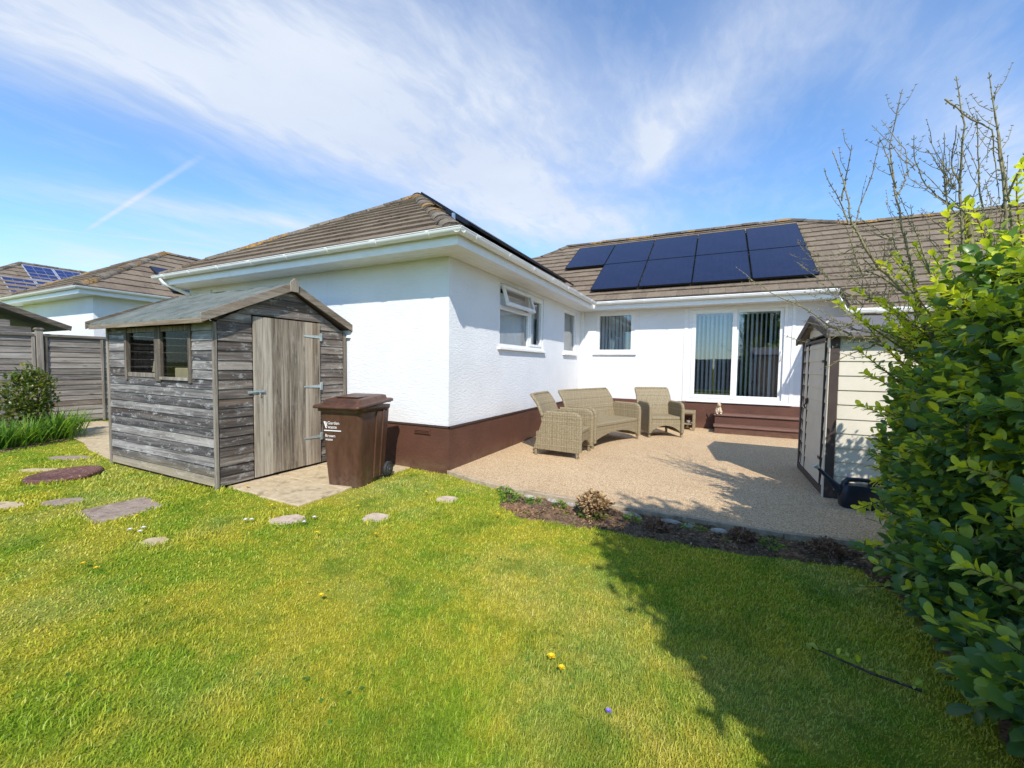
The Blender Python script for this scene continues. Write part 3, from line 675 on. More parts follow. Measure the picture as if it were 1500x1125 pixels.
def gutter_mb(a, b, out, r=.058, joints=(), bracket_every=.92, end=(True, True)):
    a = Vector(a); b = Vector(b); out = Vector(out); d = (b-a).normalized(); L = (b-a).length
    mb = MB()
    def half(p0, p1, rr, th=.004, capped=False):
        ro = [[p+out*(rr+rr*math.cos(t)*1.0)+Vector((0,0,-rr*1.02*math.sin(t))) for t in [math.pi*k/10 for k in range(11)]] for p in (p0, p1)]
        ri = [[p+out*(rr+(rr-th)*math.cos(t))+Vector((0,0,-(rr-th)*1.02*math.sin(t))) for t in [math.pi*k/10 for k in range(11)]] for p in (p0, p1)]
        mb.add(ro[0]+ro[1], [(k, k+1, k+12, k+11) for k in range(10)], .5, True)
        mb.add(ri[0]+ri[1], [(k+1, k, k+11, k+12) for k in range(10)], .5, True)
        mb.add([ro[0][0], ro[1][0], ri[1][0], ri[0][0]], [(0,1,2,3)]); mb.add([ro[0][10], ro[1][10], ri[1][10], ri[0][10]], [(3,2,1,0)])
        for q in (0, 1):
            mb.add(ro[q]+ri[q], [(k, k+1, k+12, k+11) for k in range(10)])
        return ro
    ro = half(a, b, r)
    lip = a+out*(2*r); mb.tube([a+out*(2*r)+Vector((0,0,.002)), b+out*(2*r)+Vector((0,0,.002))], .006, 6)
    for q, e in zip((0, 1), end):
        if e: mb.add(ro[q], [tuple(range(11))])
    return mb, half, d, L
gut = []
for (a, b, out, en) in [((-9.30, 3.972, 2.985), (-2.55, 3.972, 2.985), (0,-1,0), (True, False)), ((-2.662, 3.87, 2.985), (-2.662, 9.86, 2.985), (1,0,0), (False, False)), ((-2.60, 9.922, 2.985), (2.16, 9.922, 2.985), (0,-1,0), (False, True)), ((2.13, 9.118, 2.47), (9.5, 9.118, 2.47), (0,-1,0), (True, True))]:
    mb, half, d_, L = gutter_mb(a, b, out, end=en)
    go = hb(mb, 'gutter', 'upvc')
    nb = int(L/.95); A_ = Vector(a); O_ = Vector(out)
    for k in range(nb+1):
        p = A_+d_*(L*(k+.45)/(nb+1)); bk = MB()
        w2 = .022 if k % 3 else .045
        pts = [p+O_*(.058+.064*math.cos(t))+Vector((0,0,-.066*math.sin(t)+.001)) for t in [math.pi*j/10 for j in range(11)]]
        rings = [[q-d_*w2 for q in pts], [q+d_*w2 for q in pts]]
        bk.add(rings[0]+rings[1], [(j, j+1, j+12, j+11) for j in range(10)], .5, True)
        bk.add([q*1 for q in rings[0]]+[q for q in [p+O_*(.058+.058*math.cos(t))+Vector((0,0,-.059*math.sin(t)))-d_*w2 for t in [math.pi*j/10 for j in range(11)]]], [(j, j+1, j+12, j+11) for j in range(10)])
        bk.add([q*1 for q in rings[1]]+[q for q in [p+O_*(.058+.058*math.cos(t))+Vector((0,0,-.059*math.sin(t)))+d_*w2 for t in [math.pi*j/10 for j in range(11)]]], [(j+1, j, j+11, j+12) for j in range(10)])
        bk.build('gutter_bracket', 'upvc', go)
dp = MB(); dp.tube([(-9.05, 3.90, 2.93), (-9.02, 3.92, 2.86), (-8.95, 4.30, 2.70), (-8.95, 4.345, 2.62), (-8.95, 4.345, .1)], .034, 10)
hb(dp, 'downpipe', 'upvc')
# windows
def frame_rect(mb, axis, c, a0, a1, z0, z1, w_, d0, d1):
    """rectangular frame ring in plane; depth from c+d0 to c+d1"""
    def bx(p, q, lo, hi):
        if axis == 'x': mb.box(c+min(d0, d1), p, lo, c+max(d0, d1), q, hi, .5)
        else: mb.box(p, c+min(d0, d1), lo, q, c+max(d0, d1), hi, .5)
    bx(a0, a1, z0, z0+w_); bx(a0, a1, z1-w_, z1); bx(a0, a0+w_, z0+w_, z1-w_); bx(a1-w_, a1, z0+w_, z1-w_)
def pane_mb(axis, c, a0, a1, z0, z1):
    mb = MB()
    if axis == 'x': mb.add([(c, a0, z0), (c, a1, z0), (c, a1, z1), (c, a0, z1)], [(0,1,2,3)])
    else: mb.add([(a0, c, z0), (a1, c, z0), (a1, c, z1), (a0, c, z1)], [(0,1,2,3)])
    return mb
def blinds(axis, c, a0, a1, z0, z1, step=.089, ang=60, sgn=1, parent=None):
    mb = MB(); n = int((a1-a0)/step)
    for k in range(n+1):
        p = a0+k*step+random.uniform(-.004, .004); an = R(ang+random.uniform(-9, 9)); l = .0445
        dx, dy = math.cos(an)*l, math.sin(an)*l
        if axis == 'y': q = [(p-dx, c-dy, z0), (p+dx, c+dy, z0), (p+dx, c+dy, z1), (p-dx, c-dy, z1)]
        else: q = [(c-dy, p-dx, z0), (c+dy, p+dx, z0), (c+dy, p+dx, z1), (c-dy, p-dx, z1)]
        off = (.0015, 0, 0) if axis == 'y' else (0, .0015, 0)
        mb.prism(q, off, .5)
    if axis == 'y': mb.box(a0, c-.02, z1, a1, c+.02, z1+.04)
    else: mb.box(c-.02, a0, z1, c+.02, a1, z1+.04)
    return mb.build('vertical_blind', 'blind', parent)
# side window one: fixed light left with an open top-hung fanlight, narrow right light
wn = MB(); xf = -3.08
frame_rect(wn, 'x', xf, W1[0], W1[1], W1[2], W1[3], .055, -.09, -.015)
wn.box(xf-.09, 6.98, 1.795, xf-.015, 7.05, 2.715, .5); wn.box(xf-.09, 5.855, 2.36, xf-.015, 6.98, 2.42, .5)
frame_rect(wn, 'x', xf, 7.055, 7.64, 1.80, 2.712, .045, -.075, -.005)
win = hb(wn, 'window', 'upvc', bevel=.004)
pane_mb('x', xf-.055, 5.855, 6.98, 1.795, 2.36).build('pane', 'glass', win); pane_mb('x', xf-.055, 7.1, 7.6, 1.84, 2.67).build('pane', 'glass', win)
M = Matrix.Translation((xf-.005, 0, 2.725)) @ Matrix.Rotation(R(-17), 4, 'Y')
fn = MB(); y0, y1 = 5.86, 6.99; h = .335
for q in ((0, y0, -h, .045, y1, -h+.05), (0, y0, -.05, .045, y1, 0), (0, y0, -h+.05, .045, y0+.05, -.05), (0, y1-.05, -h+.05, .045, y1, -.05)): fn.box(*q, .5, M)
fn.build('fanlight', 'upvc', win, bevel=.003)
pg = MB(); pg.add([M @ Vector(v) for v in ((.022, y0+.05, -h+.05), (.022, y1-.05, -h+.05), (.022, y1-.05, -.05), (.022, y0+.05, -.05))], [(0,1,2,3)]); pg.build('pane', 'obscure_glass', win)
sl = MB(); sl.box(xf-.015, W1[0]-.06, 1.695, xf+.055, W1[1]+.06, 1.738, .5); sl.build('sill', 'upvc', win, bevel=.006)
blinds('x', xf-.17, 5.86, 7.6, 1.76, 2.62, ang=20, parent=win)
wn = MB(); frame_rect(wn, 'x', xf, W2[0], W2[1], W2[2], W2[3], .07, -.09, -.012)
win = hb(wn, 'window', 'upvc', bevel=.004); pane_mb('x', xf-.05, W2[0]+.06, W2[1]-.06, W2[2]+.06, W2[3]-.06).build('pane', 'obscure_glass', win)
sl = MB(); sl.box(xf-.015, W2[0]-.06, 1.695, xf+.055, W2[1]+.05, 1.738, .5); sl.build('sill', 'upvc', win, bevel=.006)
bl = MB(); bl.box(xf-.16, W2[0], 1.75, xf-.15, W2[1], 2.74); bl.build('net_blind', 'blind', win)
yf = 10.34
wn = MB(); frame_rect(wn, 'y', yf, W3[0], W3[1], W3[2], W3[3], .085, .015, .09)
win = hb(wn, 'window', 'upvc', bevel=.004); pane_mb('y', yf+.05, W3[0]+.08, W3[1]-.08, W3[2]+.08, W3[3]-.08).build('pane', 'glass', win)
sl = MB(); sl.box(W3[0]-.06, yf-.05, 1.735, W3[1]+.06, yf+.015, 1.778, .5); sl.build('sill', 'upvc', win, bevel=.006)
blinds('y', yf+.17, W3[0]+.05, W3[1]-.03, 1.8, 2.75, ang=55, parent=win)
wn = MB(); frame_rect(wn, 'y', 4.41, W0[0], W0[1], W0[2], W0[3], .05, .02, .09); win = hb(wn, 'window', 'upvc'); pane_mb('y', 4.46, W0[0]+.05, W0[1]-.05, W0[2]+.05, W0[3]-.05).build('pane', 'glass', win)
# sliding patio door
dr = MB(); frame_rect(dr, 'y', yf, DR[0], DR[1], DR[2], DR[3], .06, .0, .12)
dr.box(DR[0]-.02, yf-.06, .655, DR[1]+.12, yf+.0, .69, .5)
door = hb(dr, 'patio_door', 'upvc', bevel=.004)
for nm, a0, a1, dd in (('fixed_leaf', DR[0]+.055, .475, (-.012, .03)), ('sliding_leaf', .44, DR[1]-.055, (.045, .085))):
    lf = MB(); frame_rect(lf, 'y', yf, a0, a1, DR[2]+.055, DR[3]-.055, .085 if nm == 'fixed_leaf' else .075, *dd); lf.build(nm, 'upvc', door, bevel=.004)
    pane_mb('y', yf+(.01 if nm == 'fixed_leaf' else .065), a0+.08, a1-.075, DR[2]+.13, DR[3]-.13).build('pane', 'glass', door)
hd = MB(); hd.tube([(1.322, yf+.045, 1.62), (1.322, yf-.01, 1.64), (1.322, yf-.01, 1.80), (1.322, yf+.045, 1.82)], .011, 8); hd.build('handle', 'upvc', door)
blinds('y', yf+.21, DR[0]+.12, DR[1]-.1, .74, 2.66, ang=57, parent=door)
for a_, b_ in ((1.50, 1.56), (-.60, -.53)): tv = MB(); tv.box(a_, yf-.012, .66, b_, yf, 2.8, .5); hb(tv, 'door_trim', 'upvc')
cb = MB(); cb.box(-3.08, 10.26, .66, -3.0, 10.34, 2.84, .5); hb(cb, 'corner_post', 'upvc')

# steps
mat('tread_brown', f_plain, col=(.165, .088, .066), rough=.55, bs=90, bump=.3)
st_ = empty('garden_steps', (.08, 9.65, .05)); tag(st_, 'brown painted two-tread steps under the sliding patio door', 'steps')
def rel(mb, name, m, root, bevel=0, **kw):
    o = mb.build(name, m, root, bevel=bevel, **kw); o.location = -Vector(root.location); return o
mb = MB(); mb.box(.10, 9.68, .05, 2.3, 10.31, .19); mb.box(.10, 9.985, .19, 2.3, 10.31, .40); rel(mb, 'riser', 'plinth_brown', st_)
for zz, yy in ((.19, 9.65), (.40, 9.95)):
    mb = MB(); mb.box(.075, yy, zz, 2.3, 10.312 if zz > .3 else 9.984, zz+.03); rel(mb, 'tread', 'tread_brown', st_, .004)

# ------------------------------------------------------------------ solar panels
def panel(name, o3, u, v, wdt, hgt, label, group, m='solar', fm='solar_frame', fw=.012):
    """o3 lower-left corner, u unit vector along the eaves, v unit vector up the slope"""
    u = Vector(u).normalized(); v = Vector(v).normalized(); n = u.cross(v)
    if n.z < 0: n = -n
    e = empty(name); e.matrix_world = Matrix(((u.x, v.x, n.x, o3[0]), (u.y, v.y, n.y, o3[1]), (u.z, v.z, n.z, o3[2]), (0,0,0,1)))
    tag(e, label, 'solar panel', group)
    mb = MB(); mb.box(0, 0, -.035, wdt, hgt, -.001); mb.box(0, 0, 0, wdt, fw, .005); mb.box(0, hgt-fw, 0, wdt, hgt, .005); mb.box(0, fw, 0, fw, hgt-fw, .005); mb.box(wdt-fw, fw, 0, wdt, hgt-fw, .005)
    mb.build('panel_frame', fm, e)
    mb = MB(); mb.box(fw, fw, 0, wdt-fw, hgt-fw, .003); mb.build('cell_face', m, e)
    return e
slope = math.hypot(1, .66); vv = (0, 1, .66)
top_names = ['leftmost black solar panel, alone in its column with bare tiles below', 'black solar panel in the upper row, second from the left above a lower panel', 'black solar panel in the middle of the upper row of five', 'black solar panel in the upper row, second from the right', 'black solar panel at the upper right end nearest the ridge end']
low_names = ['black solar panel at the lower left end of the roof array', 'black solar panel in the lower row, second from the left', 'black solar panel in the lower row, second from the right', 'black solar panel at the lower right end of the array by the bare branches']
xs = [-4.05, -2.855, -1.66, -.465, .74]
for i, x in enumerate(xs): t = 1.80; panel('solar_panel', (x, 10+t, EZ+.14+.66*t), (1,0,0), vv, 1.175, 1.46*slope, top_names[i], 'black solar panels on the main roof')
for i, x in enumerate(xs[1:]): t = .325; panel('solar_panel', (x, 10+t, EZ+.14+.66*t), (1,0,0), vv, 1.175, 1.455*slope, low_names[i], 'black solar panels on the main roof')
rl = empty('panel_rails', (-2.7, 10.3, 3.2)); tag(rl, 'black metal mounting rails under the solar panels on the main roof', 'rails')
for tt, x0 in ((.55, -2.9), (1.5, -2.9), (2.05, -4.1), (3.0, -4.1)):
    mb = MB(); z_ = EZ+.66*tt; mb.box(x0, 10+tt-.02, z_+.05, 1.97, 10+tt+.02, z_+.09); rel(mb, 'rail', 'dark_metal', rl)
slope1 = math.hypot(1, P1); vv = (-1, 0, P1)
nm4 = ['nearest', 'second nearest', 'third nearest', 'farthest']
for k in range(4):
    t = .35; panel('solar_panel', (-2.75-t, 5.22+k*1.13, EZ+.165+P1*t), (0,1,0), vv, 1.115, 1.3, f'{nm4[k]} solar panel seen edge-on above the side gutter of the wing', 'solar panels seen edge-on on the wing roof')
rl = empty('panel_rails', (-3, 4.8, 3.3)); tag(rl, 'black rail and bracket sticking out beyond the edge-on panels at the roof corner', 'rails')
for t, y0 in ((.55, 4.66),):
    mb = MB(); mb.box(-2.75-t-.02, y0, EZ+P1*t+.09, -2.75-t+.02, 9.66, EZ+P1*t+.15); rel(mb, 'rail', 'dark_metal', rl)
mb = MB(); mb.box(-3.22, 4.66, EZ+.20, -3.19, 4.70, EZ+.45); rel(mb, 'bracket', 'alu', rl)

# ------------------------------------------------------------------ neighbour bungalows
def neighbour(name, E, run, ypitch_run, zr, length, wall_in, label, frontlen, gut_=True):
    root = empty(name, (E[0], E[1], 0)); tag(root, label, 'house')
    ex, ey, ez = E; pitch = (zr-ez)/run; fp = (zr-ez)/ypitch_run
    mb = MB()
    fpoly = [(0, 0), (2*run, 0), (run, ypitch_run)]
    tiles(mb, (ex-2*run, ey, ez), (1,0,0), (0,1,0), fp, fpoly, seed=8, tw=.4, gauge=.33); deck(mb, (ex-2*run, ey, ez), (1,0,0), (0,1,0), fp, fpoly)
    rp = [(0, 0), (length, 0), (length, run), (ypitch_run, run)]
    tiles(mb, (ex, ey, ez), (0,1,0), (-1,0,0), pitch, rp, seed=9, tw=.4, gauge=.33); deck(mb, (ex, ey, ez), (0,1,0), (-1,0,0), pitch, rp)
    deck(mb, (ex-2*run, ey, ez), (0,1,0), (1,0,0), pitch, rp)
    ro = rel(mb, 'roof', 'tile', root)
    ap = (ex-run, ey+ypitch_run, zr)
    caps('hip_tiles', (ex, ey, ez), ap, ro); caps('hip_tiles', (ex-2*run, ey, ez), ap, ro); caps('ridge_tiles', ap, (ex-run, ey+length, zr), ro)
    mb = MB(); mb.box(ex-2*run+.4, ey+.4, 0, ex-.4, ey+length, ez-.18, .5); rel(mb, 'wall', 'render_white', root)
    mb = MB(); mb.box(ex-2*run+.03, ey+.0, ez-.2, ex, ey+.03, ez-.02); mb.box(ex-.03, ey+.03, ez-.2, ex, ey+length, ez-.02)
    mb.box(ex-2*run, ey+.03, ez-.19, ex-.03, ey+.4, ez-.17, .5); mb.box(ex-.4, ey+.4, ez-.19, ex-.03, ey+length, ez-.17, .5); rel(mb, 'fascia', 'upvc', root)
    for a, b, o_ in (((ex-2*run, ey-.005, ez-.03), (ex+.1, ey-.005, ez-.03), (0,-1,0)), ((ex+.005, ey-.1, ez-.03), (ex+.005, ey+length, ez-.03), (1,0,0))):
        g_, _, _, _ = gutter_mb(a, b, o_); rel(g_, 'gutter', 'upvc', root)
    return root
nb = neighbour('neighbour_bungalow', (-15.06, 4.69, 3.4), 3.0, 3.19, 5.35, 10, .4, 'white neighbouring bungalow with orange lichen on its hip, just beyond the fence', 6)
mb = MB(); mb.box(-15.46, 5.35, 2.35, -15.40, 5.50, 2.55); rel(mb, 'vent_box', 'dark_metal', nb)
vn = (-1, 0, .65)
panel('solar_panel', (-15.2, 6.85, 3.62), (0,1,0), vn, 1.1, 1.65, "dark solar panel on the neighbour's roof beside the white gutter end", None, fw=.02)
fh = neighbour('distant_bungalow', (-26.5, 4.1, 3.93), 3.2, 3.2, 6.0, 12, .4, 'farthest bungalow roof at the left edge carrying blue gridded solar panels', 6)
def fx(x): return 6.05+(-.66)*(x+29.7)
vl = (-1, 0, .66)
for (y, x, lb) in ((7.25, -28.3, 'blue gridded solar panel at the upper left of the farthest roof'), (8.27, -28.3, 'blue gridded solar panel at the upper right of the farthest roof'), (6.30, -26.85, 'blue gridded solar panel at the lower left of the farthest roof'), (7.32, -26.85, 'blue gridded solar panel at the lower right of the farthest roof')):
    panel('solar_panel', (x, y, fx(x)), (0,1,0), vl, 1.0, 1.42 if x < -28 else 1.68, lb, 'blue solar panels on the farthest roof', m='solar_poly', fm='solar_frame_alu', fw=.04)
ls = empty('neighbour_shed', (-15, 2.2, 0)); tag(ls, "neighbour's wooden shed, only its gable showing above the fence at far left", 'shed')
mb = MB()
for k in range(18): mb.box(-15.6, 1.0, .1+k*.14, -14.5, 4.0, .235+k*.14) if k < 14 else mb.box(-14.55, 1.0+(k-13)*.32, .1+k*.14, -14.5, 4.0-(k-13)*.32, .235+k*.14)
rel(mb, 'wall', 'fence_y', ls)
mb = MB(); mb.prism([(-14.35, 2.35, 3.02), (-14.35, 4.30, 2.24), (-14.35, 4.27, 2.16), (-14.35, 2.35, 2.93)], (-2.5, 0, 0)); mb.prism([(-14.35, 2.35, 3.02), (-14.35, .40, 2.24), (-14.35, .43, 2.16), (-14.35, 2.35, 2.93)], (-2.5, 0, 0)); rel(mb, 'roof', 'felt', ls)
mb = MB(); mb.prism([(-14.32, 2.35, 3.05), (-14.32, 4.32, 2.26), (-14.32, 4.30, 2.15), (-14.32, 2.35, 2.93)], (-.03, 0, 0)); mb.prism([(-14.32, 2.35, 3.05), (-14.32, .38, 2.26), (-14.32, .40, 2.15), (-14.32, 2.35, 2.93)], (-.03, 0, 0)); rel(mb, 'bargeboard', 'trim_y', ls)

# ------------------------------------------------------------------ fences
def fence_panel(y0, y1, x, label, h=1.93, warmrows=(), group='fence panels along the left boundary', along='y'):
    root = empty('boundary_fence', (x, y0, 0)); tag(root, label, 'fence', group)
    mb = MB(); z = .06; k = 0
    while z < h-.05:
        b = random.uniform(.125, .15)
        t = .012+random.uniform(0, .006)
        if along == 'y': mb.hexa([(x+.004, y0+.03, z), (x+.024, y0+.03, z), (x+.024, y1-.03, z), (x+.004, y1-.03, z), (x-.006, y0+.03, z+b), (x+.008, y0+.03, z+b), (x+.008, y1-.03, z+b), (x-.006, y1-.03, z+b)])
        else: mb.hexa([(y0+.03, x+.024, z), (y1-.03, x+.024, z), (y1-.03, x+.004, z), (y0+.03, x+.004, z), (y0+.03, x+.008, z+b), (y1-.03, x+.008, z+b), (y1-.03, x-.006, z+b), (y0+.03, x-.006, z+b)])
        z += b-.018; k += 1
    def rr(m_, n, mt):
        o = m_.build(n, mt, root); o.location = -Vector(root.location); return o
    if along == 'x': root.location = (y0, x, 0)
    rr(mb, 'boards', 'fence_y' if along == 'y' else 'fence_x')
    fy = MB()
    if along == 'y':
        for a in (y0, y1-.045): fy.box(x-.01, a, .02, x+.045, a+.045, h)
        n = 2
        for k in range(1, n): q = y0+(y1-y0)*k/n; fy.box(x+.02, q-.02, .02, x+.05, q+.02, h-.02)
        rr(fy, 'battens', 'trim_z')
        cp = MB(); cp.box(x-.025, y0, h, x+.055, y1, h+.025); rr(cp, 'capping', 'trim_y')
    return root
def fence_post(x, y, h, label, r=.05, group='fence posts along the left boundary'):
    root = empty('fence_post', (x, y, 0)); tag(root, label, 'post', group)
    mb = MB(); mb.box(-r, -r, -.1, r, r, h); mb.build('post', 'trim_z', root, bevel=.006)
    mb = MB(); mb.hexa([(-r-.02, -r-.02, h), (r+.02, -r-.02, h), (r+.02, r+.02, h), (-r-.02, r+.02, h), (-r, -r, h+.04), (r, -r, h+.04), (r, r, h+.04), (-r, r, h+.04)]); mb.build('post_cap', 'trim_z', root)
    return root
fence_panel(1.55, 3.32, -12.95, 'weathered fence panel with orange streaked boards at the left picture edge')
fence_post(-12.93, 3.39, 2.07, 'square timber fence post with a flat cap, beside the leafy shrub')
fence_panel(3.46, 5.30, -12.95, 'grey fence panel between the capped post and the shed')
fence_panel(-.4, 1.44, -12.95, 'grey fence panel out beyond the left picture edge')
fence_panel(5.42, 7.2, -12.95, 'grey fence panel hidden behind the garden shed')
for k in range(9):
    fence_panel(-12.9+k*1.86, -12.9+k*1.86+1.82, -7.5, 'fence panel across the back of the garden behind the camera', group='fence panels across the end of the garden', along='x')

# ------------------------------------------------------------------ timber shed
SX, SY0, SY1, SXL = -4.93, 2.60, 4.34, -7.42
shed = empty('garden_shed', (SX, SY0, 0)); tag(shed, 'weathered grey timber garden shed with felt roof, two-pane window and plank door', 'shed')
def sh(mb, n, m, parent=None, **kw):
    o = mb.build(n, m, parent or shed, **kw)
    if parent is None: o.location = -Vector(shed.location)
    return o
BH = .109
def zgable(y): return 1.86+.50*(1-abs(y-3.47)/.87)
mb = MB()
def board(mb, axis, c, a0, a1, z, h, out, v=None):
    """shiplap board: lower edge proud of the upper edge, out=+1/-1 direction"""
    if a1-a0 < .01: return
    p, q, s = .022*out, .010*out, -.012*out
    if axis == 'y': vs = [(a0, c+s, z), (a1, c+s, z), (a1, c+p, z), (a0, c+p, z), (a0, c+s, z+h-.003), (a1, c+s, z+h-.003), (a1, c+q, z+h-.003), (a0, c+q, z+h-.003)]
    else: vs = [(c+s, a0, z), (c+s, a1, z), (c+p, a1, z), (c+p, a0, z), (c+s, a0, z+h-.003), (c+s, a1, z+h-.003), (c+q, a1, z+h-.003), (c+q, a0, z+h-.003)]
    if (axis == 'y') == (out > 0): vs = [vs[i] for i in (3,2,1,0,7,6,5,4)]
    mb.hexa(vs, v)
zs = []; z = .045
while z < 2.4: zs.append(z); z += BH
for z in zs:      # window side (faces -y)
    if z+BH > 1.90: break
    if 1.25 < z+BH*.6: 
        board(mb, 'y', SY0, SXL, -6.90, z, BH, -1); board(mb, 'y', SY0, -5.37, SX-.02, z, BH, -1)
    else: board(mb, 'y', SY0, SXL, SX-.02, z, BH, -1)
sh(mb, 'window_wall', 'board_x')
mb = MB()
def zroof(y): return 2.385-.50*abs(y-3.47)/.87
def clipboard(mb, a0, a1, z, h):
    v_ = random.random(); zt = z+h-.003; n = max(1, int((a1-a0)/.05)); 
    for k in range(n):
        p, q = a0+(a1-a0)*k/n, a0+(a1-a0)*(k+1)/n; zp, zq = min(zt, zroof(p)), min(zt, zroof(q))
        if zp <= z and zq <= z: continue
        zp, zq = max(zp, z+.001), max(zq, z+.001)
        mb.hexa([(SX-.012, p, z), (SX+.022, p, z), (SX+.022, q, z), (SX-.012, q, z), (SX-.012, p, zp), (SX+.010, p, zp), (SX+.010, q, zq), (SX-.012, q, zq)], v_)
for z in zs:
    if z < 1.97: clipboard(mb, SY0+.02, 2.995, z, BH); clipboard(mb, 3.915, SY1, z, BH)
    else: clipboard(mb, SY0+.02, SY1, z, BH)
sh(mb, 'door_wall', 'board_y')
mb = MB()
for z in zs:
    if z+BH > 1.92: break
    board(mb, 'y', SY1, SXL, SX, z, BH, 1); board(mb, 'x', SXL, SY0, SY1, z, BH, -1)
mb.prism([(SXL, SY0, 1.80), (SXL, SY1, 1.80), (SXL, 3.47, 2.36)], (.01, 0, 0), .2)
sh(mb, 'rear_wall', 'board_x')
mb = MB(); mb.box(SXL, SY0, .02, SX-.02, SY1, .045); sh(mb, 'floor', 'interior_wood')
# posts and trims
mb = MB(); mb.box(SX-.012, SY0-.026, -.02, SX+.024, SY0+.010, 1.88); sh(mb, 'corner_trim', 'trim_z', bevel=.003)
mb = MB(); mb.box(SXL-.03, SY0-.030, .03, SXL+.02, SY0+.0, 1.88); sh(mb, 'corner_trim', 'trim_z')
mb = MB(); mb.box(SX-.02, SY1-.02, .03, SX+.03, SY1+.025, 1.88); sh(mb, 'corner_trim', 'trim_z')
# door
dm = MB(); yb_ = [2.998+i*.1145 for i in range(9)]
for i in range(8): dm.box(SX+.022, yb_[i]+.0015, .05+random.uniform(0, .006), SX+.040+random.uniform(0, .002), yb_[i+1]-.0015, 1.985)
dr_ = sh(dm, 'door', 'board_z', bevel=.0025)
for hz in (1.80, 1.12, .42):
    hg = MB(); hg.prism([(SX+.043, 3.912, hz-.022), (SX+.043, 3.912, hz+.022), (SX+.043, 3.66, hz+.008), (SX+.043, 3.66, hz-.008)], (.004, 0, 0)); hg.box(SX+.030, 3.915, hz-.055, SX+.034, 3.955, hz+.055)
    hg.tube([(SX+.044, 3.915, hz-.05), (SX+.044, 3.915, hz+.05)], .007, 8); hg.build('hinge', 'galv', dr_)
lt = MB(); lt.box(SX+.044, 2.985, 1.065, SX+.048, 3.13, 1.105); lt.box(SX+.03, 2.93, 1.07, SX+.036, 2.985, 1.10); lt.tube([(SX+.055, 2.95, 1.085), (SX+.055, 3.12, 1.085)], .006, 8); lt.tube([(SX+.055, 3.05, 1.085), (SX+.062, 3.06, 1.06), (SX+.058, 3.05, 1.04)], .005, 6); lt.build('latch', 'galv', dr_)
# window frame
wf = MB()
for a, b in ((-6.93, -6.87), (-6.16, -6.03), (-5.41, -5.355)): wf.box(a, SY0-.036, 1.19, b, SY0+.01, 1.86)
wf.box(-6.87, SY0-.025, 1.235, -6.16, SY0+.012, 1.29); wf.box(-6.03, SY0-.045, 1.215, -5.41, SY0+.012, 1.25)
wf.box(-6.87, SY0-.02, 1.80, -5.41, SY0+.01, 1.86)
wo = sh(wf, 'window_frame', 'trim_z', bevel=.003)
pane_mb('y', SY0+.004, -6.87, -6.16, 1.29, 1.80).build('pane', 'shed_glass', wo); pane_mb('y', SY0-.0, -6.03, -5.41, 1.25, 1.80).build('pane', 'shed_glass', wo)
# roof
mb = MB()
for s in (-1, 1):
    ye = 3.47+s*1.00; ze = 1.845; 
    mb.prism([(SXL-.14, 3.47, 2.425), (SXL-.14, ye, ze+.075), (SXL-.14, ye, ze+.055), (SXL-.14, 3.47, 2.405)], (SX+.10-(SXL-.14), 0, 0), .5)
sh(mb, 'roof_boards', 'interior_wood')
mb = MB()
for s in (-1, 1):
    n = 6; nx = 26; rows = []
    for i in range(n+1):
        t = i/n; y = 3.47+s*1.02*t; z = 2.440-.498*t*1.02/1.0*1.0+(.0 if i else 0)
        rows.append([(SXL-.155+(SX+.125-SXL+.155)*k/nx, y, z-.0+random.uniform(-.003, .005)+(.006*math.sin(k*1.1+i))) for k in range(nx+1)])
    y = 3.47+s*1.025; rows.append([(p[0], y, p[2]-.045) for p in rows[-1]])
    V = [v for r_ in rows for v in r_]; w_ = nx+1
    mb.add(V, [(i*w_+k, i*w_+k+1, (i+1)*w_+k+1, (i+1)*w_+k) if s < 0 else (i*w_+k, (i+1)*w_+k, (i+1)*w_+k+1, i*w_+k+1) for i in range(n+1) for k in range(nx)], .5, True)
    mb.box(SXL-.15, min(3.47+s*.35, 3.47+s*.36), 2.27, SX+.12, max(3.47+s*.35, 3.47+s*.36), 2.277, .5) if False else None
sh(mb, 'roof_felt', 'felt')
for ya in (3.47-1.035, 3.47+1.015): mb = MB(); mb.box(SXL-.14, ya, 1.855, SX+.10, ya+.02, 1.905); sh(mb, 'eaves_board', 'trim_x', bevel=.003)
for xx in (SX+.10, SXL-.165):
  for s in (-1, 1):
    mb = MB(); mb.prism([(xx, 3.47, 2.465), (xx, 3.47+s*1.06, 1.955), (xx, 3.47+s*1.06, 1.855), (xx, 3.47, 2.36)], (.024, 0, 0)); sh(mb, 'bargeboard', 'trim_y', bevel=.002)
mb = MB(); mb.prism([(SX+.126, 3.42, 2.34), (SX+.126, 3.52, 2.34), (SX+.126, 3.525, 2.46), (SX+.126, 3.47, 2.51), (SX+.126, 3.415, 2.46)], (.02, 0, 0)); sh(mb, 'finial', 'trim_z')
mb = MB(); mb.box(SX-.06, 3.47+.9, 1.82, SX+.09, 3.47+1.0, 1.86); sh(mb, 'purlin_end', 'blind')
mb = MB(); mb.box(SXL, SY0+.2, -.0, SX-.01, SY0+.26, .045); mb.box(SXL, SY1-.26, -.0, SX-.01, SY1-.2, .045); sh(mb, 'bearers', 'interior_wood')
